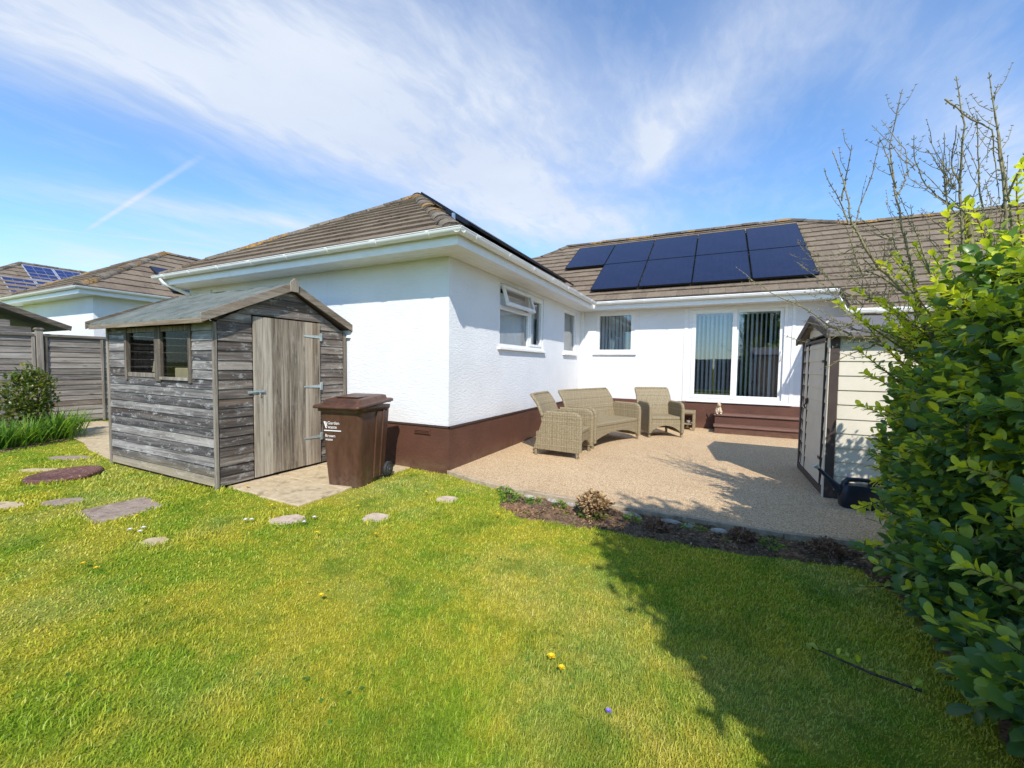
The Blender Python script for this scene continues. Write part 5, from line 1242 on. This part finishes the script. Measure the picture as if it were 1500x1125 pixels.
# tall part, outside the frame at right, that throws the lawn shadow
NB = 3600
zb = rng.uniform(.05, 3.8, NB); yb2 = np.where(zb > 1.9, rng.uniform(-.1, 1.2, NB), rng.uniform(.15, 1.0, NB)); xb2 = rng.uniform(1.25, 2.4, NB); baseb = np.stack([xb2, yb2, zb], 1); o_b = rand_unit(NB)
bases = np.concatenate([base1, base2, base3, basei, baseb]); outs = np.concatenate([o_side, o_top, o_end, o_in, o_b])
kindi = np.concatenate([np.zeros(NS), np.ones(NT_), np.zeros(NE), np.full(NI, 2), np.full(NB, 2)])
outs = outs/np.linalg.norm(outs, axis=1, keepdims=True)
Ls = rng.uniform(.10, .24, len(bases)); lp, ld_, ln, ll, lw, lv = [], [], [], [], [], []
stem = MB()
young = np.clip(rng.random(len(bases))*.95+np.where(kindi == 1, .3, 0)+.16*(bases[:, 2]-.9), 0, 1)
for i in range(len(bases)):
    b, o_, L, k = bases[i], outs[i], Ls[i], kindi[i]
    up = np.array([0, 0, 1.]); tip = b+o_*L+up*L*.25
    gapn = math.sin(b[1]*7.3+math.sin(b[2]*6.1)*1.7)*math.sin(b[2]*8.7+b[1]*3.1)
    if k != 2 and gapn > (.55 if b[2] < 1.3 else .3): continue
    if k != 2: L *= 1+.7*max(0, -gapn)
    nl = random.choice((6, 8, 9, 11)) if k != 2 else 6
    if k != 2 and i % 2 == 0: stem.tube([b-o_*.12, b, tip], [.004, .0032, .0015], 4, cap=False)
    ax = o_+up*.3; ax /= np.linalg.norm(ax); s1 = np.cross(ax, up); s1 /= max(np.linalg.norm(s1), 1e-3); s2 = np.cross(s1, ax)
    yg = young[i]
    for j in range(nl):
        t = (j+.5)/nl; a = j*2.4+i
        rad = s1*math.cos(a)+s2*math.sin(a); spread = 1.1-.7*t
        d_ = ax*(.35+.75*t)+rad*spread; d_ /= np.linalg.norm(d_)
        d_[2] -= .12*(1-t)
        lp.append(b+(tip-b)*t); ld_.append(d_); ln.append(ax+up*.6-d_*.2+rng.normal(0, .15, 3))
        q = rng.uniform(.045, .105)*(1.45 if k == 2 else 1)*(1-.35*t*(yg > .45)); ll.append(q); lw.append(q*rng.uniform(.52, .68))
        base_age = rng.uniform(.0, .6)
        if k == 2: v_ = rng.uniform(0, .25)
        elif yg > .58 and t > .45: v_ = min(1, .62+.4*(t-.3)+rng.uniform(-.08, .12))
        else: v_ = base_age+(.15*yg)
        lv.append(v_)
Vh, Fh, vh = leaf_cloud(np.array(lp), np.array(ld_), np.array(ln), np.array(ll), np.array(lw), np.array(lv))
lo_ = np_mesh('leaves', Vh, Fh, vh, 'leaf', hedge, smooth=True); lo_.location = -Vector(hedge.location); lo_['kind'] = 'stuff'
# woody frame
for k in range(26):
    yy = random.uniform(1.0, 4.3); xx = random.uniform(1.6, 2.0); top = float(hz(np.array(yy)))-.15; pts = [(xx, yy, -.05)]
    for q in range(1, 6): pts.append((xx+random.uniform(-.12, .1)*q*.5-.03*q, yy+random.uniform(-.1, .1)*q*.5, top*q/5))
    stem.tube(pts, [.022-.0032*q for q in range(6)], 6)
# long orange-barked shoots rising out of the hedge with young leaves
_r2 = random.Random(11); extra = []
for _k in range(70):
    yy = _r2.uniform(2.2, 4.35); zz = _r2.uniform(.9, 2.1) if _k % 3 else _r2.uniform(.15, 1.0); zz = min(zz, float(hz(np.array(yy)))-(.3 if yy < 3.1 else .12)); zz = max(zz, .1); bx_ = 1.45; l1 = _r2.uniform(.18, .38)*(1 if zz > 1.2 else .7)
    ang = _r2.uniform(.5, 1.35) if zz > 1.2 else _r2.uniform(-.2, .8); sy_ = _r2.uniform(-.12, .12)
    extra.append([(bx_, yy, zz), (bx_-l1*.6*math.cos(ang), yy+sy_*.5, zz+l1*.5*math.sin(ang)), (bx_-l1*1.15*math.cos(ang)-.03, yy+sy_, zz+l1*1.25*math.sin(ang))])
shoot_paths = extra + [[(1.4, 4.25, 1.3), (1.2, 4.3, 1.5), (1.08, 4.3, 1.62)], [(1.5, 4.2, 1.7), (1.25, 4.2, 1.95), (1.0, 4.15, 2.08)], [(1.6, 4.1, 1.8), (1.45, 4.1, 2.1), (1.32, 4.05, 2.38)], [(1.6, 3.9, 2.0), (1.52, 3.9, 2.3), (1.5, 3.85, 2.6)], [(1.45, 4.3, 1.0), (1.25, 4.35, 1.1), (1.12, 4.35, 1.15)], [(1.5, 4.0, 1.6), (1.28, 4.05, 1.85), (1.15, 4.1, 1.98)], [(1.7, 3.6, 2.1), (1.62, 3.6, 2.4), (1.6, 3.55, 2.62)], [(1.6, 3.3, 2.1), (1.55, 3.25, 2.35), (1.45, 3.2, 2.58)], [(1.45, 3.9, 1.7), (1.30, 3.95, 2.05), (1.12, 4.0, 2.25)], [(1.45, 3.8, 1.9), (1.40, 3.75, 2.2), (1.36, 3.7, 2.52)], [(1.5, 3.4, 1.9), (1.42, 3.35, 2.2), (1.30, 3.3, 2.42)], [(1.35, 4.2, 1.6), (1.10, 4.2, 1.82), (.90, 4.2, 2.0)],
               [(1.4, 4.2, 1.4), (1.18, 4.22, 1.7), (1.02, 4.25, 1.95)], [(1.6, 3.4, 1.8), (1.6, 3.35, 2.1), (1.62, 3.3, 2.35)], [(1.35, 3.9, 1.2), (1.2, 4.0, 1.35), (1.08, 4.1, 1.42)], [(1.3, 4.1, .45), (1.18, 4.05, .42), (1.06, 4.0, .36)], [(1.4, 4.1, 1.9), (1.35, 4.1, 2.15), (1.22, 4.1, 2.32)],
               [(1.3, 2.3, .5), (1.1, 2.35, .6), (.98, 2.38, .62)], [(1.3, 2.6, .9), (1.15, 2.6, 1.0), (1.05, 2.62, 1.0)], [(1.3, 3.5, .3), (1.12, 3.6, .25), (1.0, 3.65, .2)]]
sp_ = MB(); lp, ld_, ln, ll, lw, lv = [], [], [], [], [], []
for pth in shoot_paths:
    A_, B_, C_ = [np.array(p) for p in pth]; pts = [A_*(1-t)**2+2*B_*t*(1-t)+C_*t*t for t in np.linspace(0, 1, 9)]
    sp_ = MB(); sp_.tube(pts, [.007-.0006*q for q in range(9)], 6); o = sp_.build('long_shoot', 'bark_orange', hedge); o.location = -Vector(hedge.location)
    side = [C_+(rng.normal(0, .09, 3)) for _ in range(0)]
    for j in range(26):
        t = .12+.88*j/26; p = A_*(1-t)**2+2*B_*t*(1-t)+C_*t*t; ax = (C_-A_)/np.linalg.norm(C_-A_); s1 = np.cross(ax, [0, 0, 1.]); s1 /= max(np.linalg.norm(s1), .1); s2 = np.cross(s1, ax); a = j*2.4
        d_ = ax*(.2+.7*t)+(s1*math.cos(a)+s2*math.sin(a))*(1.05-.5*t)
        lp.append(p); ld_.append(d_); ln.append(ax+np.array([0, 0, .6])+rng.normal(0, .1, 3)); q = rng.uniform(.046, .07); ll.append(q); lw.append(q*.58); lv.append(min(1, .5+.6*t+rng.uniform(-.15, .1)))
Vh, Fh, vh = leaf_cloud(np.array(lp), np.array(ld_), np.array(ln), np.array(ll), np.array(lw), np.array(lv))
o = np_mesh('young_shoot_leaves', Vh, Fh, vh, 'leaf', hedge, smooth=True); o.location = -Vector(hedge.location)
o = stem.build('stems', 'bark_dark', hedge); o.location = -Vector(hedge.location)

# ------------------------------------------------------------------ bare budding shrub behind the hedge
bs = empty('bare_shrub', (1.55, 4.0, 0)); tag(bs, 'bare upright shrub with knobbly budding twigs rising behind the hedge', 'shrub')
# canes measured as heights and reaches in the garden (x, z) at their own depth
def cane(pts, y, r0_, r1_, twigs=True, seed=0):
    rr = random.Random(seed); P3 = []
    for i, (x, z) in enumerate(pts): P3.append(Vector((x, y+rr.uniform(-.04, .04)+.05*math.sin(i+seed), z)))
    # smooth
    Q = [P3[0]]
    for i in range(len(P3)-1):
        a, b = P3[i], P3[i+1]; Q += [a.lerp(b, .33)+Vector((rr.uniform(-.008, .008),)*3), a.lerp(b, .66)+Vector((rr.uniform(-.008, .008),)*3), b]
    n = len(Q); rad = [r0_+(r1_-r0_)*i/(n-1) for i in range(n)]
    mb = MB(); mb.tube(Q, rad, 6)
    # knobbly nodes with bud pairs
    for i in range(n-1):
        a, b = Q[i], Q[i+1]; L = (b-a).length; k = max(1, int(L/.055))
        for j in range(k):
            p = a.lerp(b, (j+.5)/k); r = rad[i]
            if r < .011:
                d_ = (b-a).normalized(); s = d_.cross(Vector((rr.uniform(-1, 1), rr.uniform(-1, 1), .3))).normalized()
                for sg in (-1, 1):
                    q = p+s*sg*(r+.0055)+d_*.004
                    mb.tube([p, q, q+d_*.010+s*sg*.006], [r*.6, r*.6+.0014, .0009], 5)
                    if rr.random() < .13 and twigs:
                        t = [q, q+s*sg*.05+d_*.07, q+s*sg*.08+d_*.16]; mb.tube(t, [.0022, .0018, .0011], 5)
                        for z_q in (.3, .55, .8, 1.0):
                            pp = t[0].lerp(t[2], z_q); mb.tube([pp-s*.011, pp, pp+s*.011], [.0009, .0034, .0009], 5)
    o = mb.build('cane', 'bark' if r0_ > .012 or True else 'bark_dark', bs); o.location = -Vector(bs.location); return o
CANES = [
 (4.0, [(1.41, 1.76), (1.29, 2.03), (1.12, 2.22), (1.0, 2.41), (0.92, 2.57), (0.88, 2.77), (0.79, 3.15)]),
 (4.05, [(0.93, 2.58), (0.9, 2.73), (0.82, 2.88), (0.74, 3.02)]),
 (3.95, [(0.87, 2.76), (0.88, 2.93), (0.88, 3.11)]),
 (4.2, [(1.44, 1.78), (1.3, 2.46), (1.26, 2.6), (1.23, 2.84), (1.2, 3.21), (1.25, 3.61)]),
 (4.15, [(1.21, 2.82), (1.15, 3.04), (1.1, 3.23)]),
 (4.25, [(1.25, 2.8), (1.3, 2.9), (1.33, 3.0)]),
 (4.1, [(0.97, 2.5), (1.01, 2.73), (1.08, 2.98), (1.1, 3.23)]),
 (3.8, [(1.52, 2.1), (1.48, 2.42), (1.46, 2.74), (1.43, 3.05), (1.38, 3.38)]),
 (3.85, [(1.48, 2.71), (1.44, 2.87), (1.41, 3.08)]),
 (3.7, [(1.32, 3.23), (1.39, 3.09), (1.51, 2.94), (1.57, 2.76), (1.59, 2.5)]),
 (3.6, [(1.59, 2.14), (1.55, 2.51), (1.52, 2.89), (1.47, 3.28)]),
 (3.65, [(1.64, 2.14), (1.61, 2.48), (1.59, 2.84), (1.54, 3.14), (1.55, 3.24)]),
 (3.75, [(1.56, 2.39), (1.54, 2.61), (1.53, 2.88), (1.49, 3.11)]),
 (3.9, [(1.54, 2.53), (1.42, 2.66), (1.33, 2.76), (1.25, 2.94), (1.21, 3.08)]),
 (3.9, [(1.45, 2.46), (1.42, 2.83), (1.39, 3.09)]),
 (3.5, [(1.55, 2.44), (1.57, 2.63), (1.6, 2.76), (1.63, 2.89)]),
 (4.3, [(1.61, 1.36), (1.4, 1.57), (1.14, 1.68), (0.91, 1.8), (0.72, 1.97), (0.46, 2.13), (0.27, 2.26)]),
 (4.4, [(1.56, 1.46), (1.3, 1.74), (1.03, 1.81), (0.74, 1.69), (0.59, 1.75)]),
 (4.2, [(1.57, 1.46), (1.36, 1.83), (1.15, 2.0), (0.93, 2.06), (0.76, 2.14)]),
 (4.35, [(1.09, 2.5), (0.97, 2.43), (0.78, 2.44), (0.64, 2.58)]),
 (4.1, [(1.32, 2.04), (1.13, 2.2), (1.03, 2.23), (0.93, 2.54), (0.85, 2.63)]),
 (4.3, [(1.27, 1.74), (1.17, 1.63), (1.01, 1.57), (0.86, 1.45)]),
 (4.25, [(1.43, 1.83), (1.38, 2.1), (1.2, 2.49), (1.12, 2.61), (1.04, 2.68)]),
 (4.0, [(1.39, 2.15), (1.32, 2.41), (1.3, 2.51), (1.27, 2.66)]),
 (4.3, [(1.37, 1.46), (1.32, 1.63), (1.21, 1.57), (1.06, 1.54)]),
]
_rr = random.Random(5)
for _k in range(60):
    yb0 = _rr.uniform(3.95, 4.5); src = _rr.choice([(1.29, 2.03), (1.14, 1.68), (1.03, 1.81), (.91, 1.8), (1.36, 1.83), (1.15, 2.0), (1.12, 2.22), (1.38, 2.1), (1.27, 1.74), (1.3, 2.46), (.93, 2.06)])
    a = _rr.uniform(1.7, 3.3) if _rr.random() < .7 else _rr.uniform(.9, 1.7); L_ = _rr.uniform(.18, .5)
    if _k > 38: src = _rr.choice([(1.52, 2.1), (1.59, 2.3), (1.64, 2.2), (1.45, 2.46), (1.42, 2.66), (1.23, 2.84)]); a = _rr.uniform(1.1, 2.2); yb0 = _rr.uniform(3.7, 4.0)
    CANES.append((yb0, [src, (src[0]+L_*.5*math.cos(a), src[1]+L_*.45*math.sin(a)), (src[0]+L_*math.cos(a+.25), src[1]+L_*math.sin(a-.2))]))
for i, (y, p) in enumerate(CANES):
    big = i in (0, 3, 7, 10, 16)
    cane(p, y, .015 if i == 0 else .0105 if big else .0062 if i < 25 else .0038, .0026 if big else .0021 if i < 25 else .0016, True, i)
tk = MB()
for i in (0, 3, 7, 10, 16, 13): 
    y, p = CANES[i]; x0, z0 = p[0]
    tk.tube([(1.75+.03*i*.2, 4.05, -.05), (1.72, 4.0+.02*i, .7), ((x0+1.7)/2, (y+4)/2, (z0+.7)/2+.1), (x0, y, z0)], [.035, .03, .024, .018], 8)
o = tk.build('trunk', 'bark', bs); o.location = -Vector(bs.location)

# ------------------------------------------------------------------ planting at the left and in the bed
def leafy_bush(name, c, r, n, m, label, cat, L=(.03, .05), stems=10, vr=(0, 1), group=None, wr=.5):
    root = empty(name, c); tag(root, label, cat, group)
    p = rand_unit(n)*(rng.uniform(.35, 1, n)[:, None]**.5)*np.array(r); lob = 1+.22*np.sin(p[:, :1]*9/r[0]*.5+2)+.18*np.sin(p[:, 2:]*11/r[2]*.5)
    p = p*lob; p[:, 2] += r[2]; p[:, 2] = np.maximum(p[:, 2], .01)
    d = p-np.array([0, 0, r[2]*.5]); d = d/np.linalg.norm(d, axis=1, keepdims=True)+rng.normal(0, .5, (n, 3))
    q = rng.uniform(L[0], L[1], n); V, F, v = leaf_cloud(p, d, rng.normal(0, .5, (n, 3))+np.array([0, 0, 1.]), q, q*wr, rng.uniform(vr[0], vr[1], n))
    np_mesh('leaves', V, F, v, m, root, smooth=True)['kind'] = 'stuff'
    mb = MB()
    for k in range(stems):
        a = random.uniform(0, 6.28); e_ = random.uniform(.3, .9)
        mb.tube([(random.uniform(-.04, .04), random.uniform(-.04, .04), 0), (r[0]*.4*math.cos(a)*e_, r[1]*.4*math.sin(a)*e_, r[2]*.9), (r[0]*.9*math.cos(a)*e_, r[1]*.9*math.sin(a)*e_, r[2]*(1.4+.4*(1-e_)))], [.010, .007, .003], 5)
    mb.build('stems', 'bark_dark', root); return root
def strap_plant(name, c, n, L, label, cat, spread=1.0, group=None, m='blade_leaf', w_=.022):
    root = empty(name, c); tag(root, label, cat, group); V = []; F = []; va = []
    for i in range(n):
        a = random.uniform(0, 6.283); q = abs(random.gauss(0, .10))*spread; b = Vector((math.cos(a)*q, math.sin(a)*q, 0)); a += random.uniform(-.6, .6); l = random.uniform(L*.6, L); o_ = random.uniform(.2, .85)
        dir_ = Vector((math.cos(a), math.sin(a), 0)); sd_ = Vector((-math.sin(a), math.cos(a), 0)); k0 = len(V); v_ = random.random()*.8
        for j in range(6):
            t = j/5; p = b+dir_*(l*o_*t*(1+.3*t)*.8)+Vector((0, 0, l*(t*1.1-.75*o_*t*t*t))); ww = w_*.5*(1-t**2.5)*(.6+.4*math.sin(t*3)) + .0008
            V += [p-sd_*ww, p+sd_*ww]
            if j: F.append((k0+2*j-2, k0+2*j-1, k0+2*j+1, k0+2*j)); va.append(v_)
    o = np_mesh('leaves', np.array([tuple(v) for v in V]), np.array(F), np.array(va), m, root, smooth=True); o['kind'] = 'stuff'; return root
leafy_bush('leafy_shrub', (-10.95, 2.72, 0), (.26, .30, .66), 2100, 'bush_leaf', 'upright leafy green and bronze shrub in front of the fence post', 'shrub', L=(.05, .085), vr=(0, .95))
leafy_bush('leafy_shrub', (-11.3, 2.25, 0), (.28, .3, .40), 900, 'bush_leaf', 'lower leafy shrub behind the strap leaves at the far left', 'shrub', L=(.05, .085), vr=(0, .8))
for i, (c, n, L, lb) in enumerate([((-10.15, 2.25, 0), 120, .62, 'arching strap leaved clump cut by the left picture edge'), ((-10.35, 2.55, 0), 130, .62, 'bright arching strap leaved clump below the bronze shrub'), ((-10.55, 2.92, 0), 160, .72, 'strap leaved clump right of the bronze shrub'), ((-10.9, 3.12, 0), 130, .60, 'rightmost strap leaved clump beside the sandy path'), ((-9.95, 1.95, 0), 90, .6, 'strap leaved clump just out of the left edge')]):
    strap_plant('strap_leaved_plant', c, n, L, lb, 'plant', 1.6, 'strap leaved plants by the fence')
tag(soil_patch('border_soil', BUSHBED, .004, .03, .07), kind='structure')
# bed by the patio
leafy_bush('dried_shrub', (-.98, 3.83, 0), (.17, .15, .115), 1500, 'dead_leaf', 'small rounded shrub with dried brown flower heads by the patio edge', 'shrub', L=(.022, .042), vr=(.1, 1), wr=.75)
leafy_bush('low_green_shoots', (-.98, 3.74, 0), (.15, .10, .05), 240, 'bush_leaf', 'grey-green shoots at the foot of the dried brown shrub', 'plant', L=(.02, .04), stems=3)
BP = [('red_tuft', (-.40, 3.72, 0), (.11, .09, .05), 420, 'red_leaf', 'reddish dry tuft nearest the dried brown shrub'), ('red_tuft', (.28, 3.84, 0), (.12, .08, .05), 420, 'red_leaf', 'reddish dry tuft in the middle of the bed below the kerb'), ('red_tuft', (.86, 3.87, 0), (.14, .09, .06), 420, 'red_leaf', 'reddish dry tuft in the shaded end of the bed'),
      ('weed', (-1.62, 3.86, 0), (.10, .07, .03), 160, 'blade_leaf', 'green weed on the bare soil left of the dried shrub'), ('weed', (-1.34, 3.88, 0), (.07, .05, .03), 110, 'blade_leaf', 'green weed against the kerb just left of the dried shrub'), ('weed', (-1.88, 3.82, 0), (.14, .12, .05), 260, 'blade_leaf', 'green weed at the left end of the soil bed'), ('weed', (-2.02, 4.0, 0), (.12, .05, .04), 150, 'blade_leaf', 'yellow-green weed hugging the kerb at the grass corner'),
      ('weed', (-.62, 3.85, 0), (.08, .05, .03), 110, 'blade_leaf', 'small weed right of the dried shrub by a white stone'), ('weed', (-.10, 3.88, 0), (.12, .05, .03), 120, 'blade_leaf', 'dark green weed under the kerb between the two white stones'), ('weed', (.48, 3.80, 0), (.10, .07, .03), 120, 'blade_leaf', 'small green weed in the shaded part of the bed')]
for nm, c, r_, n, m_, lb in BP: leafy_bush(nm, c, r_, n, m_, lb, 'weed' if nm == 'weed' else 'plant', L=(.015, .035), stems=2, vr=(.1, .9))
for i, (x, y, rx, ry, lb) in enumerate([(-.66, 3.98, .12, .035, 'white flat stone wedged under the kerb right of the dried shrub'), (-.30, 3.96, .11, .035, 'white stone under the kerb, second from the dried shrub'), (-.14, 3.93, .06, .03, 'small white stone close to the second white stone'), (.12, 3.94, .09, .035, 'pale stone under the kerb where the shade begins'), (-1.45, 3.99, .10, .03, 'long pale stone under the kerb left of the dried shrub'), (-1.72, 3.99, .09, .03, 'pale stone at the kerb above the bare soil'), (-1.25, 3.98, .07, .028, 'small pale stone touching the dried shrub')]):
    mb = MB(); M_ = Matrix.Rotation(R(random.uniform(-12, 6)), 3, 'Z'); mb.ell((0, 0, .018), (rx, ry, .03), 9, 6, M_)
    mb.v = [(a+random.uniform(-.006, .006), b+random.uniform(-.005, .005), c+random.uniform(-.004, .004)) for a, b, c in mb.v[:len(mb.v)//2]]+mb.v[len(mb.v)//2:] if False else mb.v
    o = mb.build('white_stone', 'white_stone'); o.location = (x, y, 0); tag(o, lb, 'stone', 'white stones along the kerb')
# soil crumbs, bark and pebbles
cr = MB()
for k in range(1500):
    x, y = rng.uniform(-1.9, 1.5), rng.uniform(3.4, 4.05)
    if not inpoly(np.array([x]), np.array([y]), BED)[0]: continue
    s = random.uniform(.004, .014); cr.ell((x, y, .02), (s*random.uniform(.7, 1.6), s, s*.7), 5, 3, Matrix.Rotation(random.uniform(0, 3), 3, 'Z'))
for k in range(700):
    x, y = rng.uniform(1.2, 1.5), rng.uniform(1.8, 3.6)
    if not inpoly(np.array([x]), np.array([y]), BED)[0]: continue
    s = random.uniform(.003, .010); cr.ell((x, y, .02), (s*random.uniform(.7, 1.8), s, s*.7), 5, 3, Matrix.Rotation(random.uniform(0, 3), 3, 'Z'))
tag(cr.build('soil_crumbs', 'soil'), 'loose dark crumbs of soil and bark lying on the flower bed', 'soil', kind='stuff')
# leaf litter on the patio and bed
n = 110; xl = rng.uniform(-1.5, 1.1, n); yl = rng.uniform(4.2, 7.5, n); q = rng.uniform(.008, .02, n)
V, F, v = leaf_cloud(np.stack([xl, yl, np.full(n, .058)], 1), np.stack([rng.normal(size=n), rng.normal(size=n), np.full(n, .12)], 1), np.tile([0, 0, 1.], (n, 1)), q, q*.6, rng.uniform(0, .6, n))
tag(np_mesh('leaf_litter', V, F, v, 'dead_leaf'), 'tiny dry leaf scraps scattered on the patio', 'litter', kind='stuff')
n = 900; xl = rng.uniform(-1.8, 1.4, n); yl = rng.uniform(3.45, 4.03, n); k_ = inpoly(xl, yl, BED); xl, yl = xl[k_], yl[k_]; n = len(xl); q = rng.uniform(.012, .035, n)
V, F, v = leaf_cloud(np.stack([xl, yl, np.full(n, .03)], 1), np.stack([rng.normal(size=n), rng.normal(size=n), rng.normal(0, .25, n)], 1), np.tile([0, 0, 1.], (n, 1)), q, q*.4, rng.uniform(0, .9, n))
tag(np_mesh('bed_litter', V, F, v, 'dead_leaf'), 'dry leaf and stem scraps lying on the flower bed', 'litter', kind='stuff')
# fallen leafy branch on the shaded grass
fb = empty('fallen_branch', (.85, 2.2, 0)); tag(fb, 'cut leafy twig lying on the shaded grass near the hedge', 'branch')
mb = MB(); tw = [(.42, 2.62, .03), (.56, 2.50, .035), (.72, 2.40, .03), (.88, 2.32, .035)]
tw = [(.48, 2.50, .03), (.60, 2.42, .045), (.72, 2.38, .04), (.88, 2.36, .035)]
mb.tube(tw, [.003, .005, .006, .006], 6); o = mb.build('twig', 'bark_dark', fb); o.location = -Vector(fb.location)
n = 26; t = rng.uniform(0, 1, n); P_ = np.array([np.array(tw[0])*(1-a)+np.array(tw[-1])*a for a in t])+np.array([0, 0, .012]); q = rng.uniform(.03, .055, n)
V, F, v = leaf_cloud(P_, np.stack([rng.normal(.6, .6, n), rng.normal(-.3, .7, n), rng.normal(.25, .15, n)], 1), np.tile([0, 0, 1.], (n, 1))+rng.normal(0, .3, (n, 3)), q, q*.5, rng.uniform(.6, 1, n)); o = np_mesh('leaves', V, F, v, 'leaf', fb, smooth=True); o.location = -Vector(fb.location)

n = 2600; ang_ = rng.uniform(R(25), R(170), n); rad_ = rng.uniform(1.0, 6.5, n); xl = rad_*np.cos(ang_); yl = rad_*np.sin(ang_)
cl = (np.sin(xl*3.7+1)*np.sin(yl*4.9+2) > .45); kk = cl & inpoly(xl, yl, ccw(LAWN)) & ~inpoly(xl, yl, SHEDP) & ~inpoly(xl, yl, SLABP) & ~inpoly(xl, yl, BED) & (yl < 4.0)
xl, yl = xl[kk], yl[kk]; n = len(xl); q = rng.uniform(.010, .024, n)
V, F, v = leaf_cloud(np.stack([xl, yl, rng.uniform(.008, .018, n)], 1), np.stack([rng.normal(size=n), rng.normal(size=n), rng.uniform(.1, .6, n)], 1), np.tile([0, 0, 1.], (n, 1))+rng.normal(0, .25, (n, 3)), q, q*.7, rng.uniform(.1, .6, n))
tag(np_mesh('lawn_weeds', V, F, v, 'blade_leaf'), 'small round broad-leaved weeds scattered through the lawn', 'weeds', kind='stuff')
# flowers in the lawn
def dandelion(x, y, label, s=1.0, m='petal_yellow', name='dandelion', h=.045):
    root = empty(name, (x, y, 0)); tag(root, label, 'flower', {'dandelion': 'yellow dandelions in the lawn', 'daisy': 'white daisies in the lawn'}.get(name))
    mb = MB(); mb.tube([(0, 0, 0), (.003, .002, h*.6), (0, 0, h)], .0018, 5); mb.build('stalk', 'blade_leaf', root)
    mb = MB(); r = .017*s
    for k in range(26):
        a = k*2.4; q = r*(1-.022*k); z = h+.0015*k*.25; d_ = Vector((math.cos(a), math.sin(a), .12+.03*k)); sd_ = Vector((-math.sin(a), math.cos(a), 0))*.0028*s
        c = Vector((0, 0, h)); mb.add([c-sd_, c+sd_, c+d_*q+sd_, c+d_*q-sd_], [(0,1,2,3)])
    mb.build('petals', m, root); return root
FL = [(-2.074, 1.651, 'dandelion standing alone on open grass, left of the picture centre', 1.1), (-3.849, 1.17, 'left dandelion of the close pair near the left edge', 1), (-3.687, 1.182, 'right dandelion of the close pair near the left edge', 1),
      (-.651, 1.80, 'largest dandelion, upper of the nearest pair', 1.25), (-.582, 1.753, 'smaller dandelion just below the largest one', 1.05), (.014, 2.125, 'dandelion on the sunlit grass close to the shadow edge', .8), (-.401, 2.762, 'tiny dandelion on the sunlit grass above the nearest pair', .6),
      (.992, 3.345, 'dandelion in the shade at the foot of the hedge', 1.2), (-2.765, 3.545, 'dandelion beside the stepping stone nearest the house corner', 1.3), (-1.75, 3.325, 'dandelion on the grass below the left end of the soil bed', 1), (-3.079, 2.879, 'dandelion left of the middle stepping stone', 1), (-2.888, 2.265, 'dandelion below the stepping stone by the sandy slab', 1.1),
      (-2.442, 2.47, 'dandelion below the middle stepping stone', .9), (-3.828, 2.50, 'dandelion above the stepping stone by the sandy slab', 1.2), (-4.62, 1.763, 'dandelion against the right edge of the large square slab', 1), (-4.66, 2.76, 'dandelion growing at the shed corner by the door', 1.3), (-2.15, 4.05, 'dandelion against the kerb near the house corner', 1), (-2.60, 3.42, 'small dandelion below the stepping stone nearest the house', .7)]
for x, y, lb, s in FL: dandelion(x, y, 'yellow '+lb, s)
for x, y, lb in [(-4.32, 1.60, 'white daisy, leftmost of three below the square slab'), (-4.27, 1.67, 'white daisy, upper of three below the square slab'), (-4.20, 1.62, 'white daisy, rightmost of three below the square slab'), (-3.70, 2.17, 'white daisy left of the pale stone by the sandy slab'), (-3.66, 2.20, 'white daisy close to the left side of the pale stone'), (-3.20, 2.38, 'white daisy right of the pale stone, lower of two'), (-3.22, 2.50, 'white daisy right of the pale stone, upper of two')]:
    dandelion(x, y, lb, 1.2, 'petal_white', 'daisy', .035)
dandelion(-.336, 1.631, 'small violet flower alone in the near grass', .8, 'petal_violet', 'violet_flower', .03)
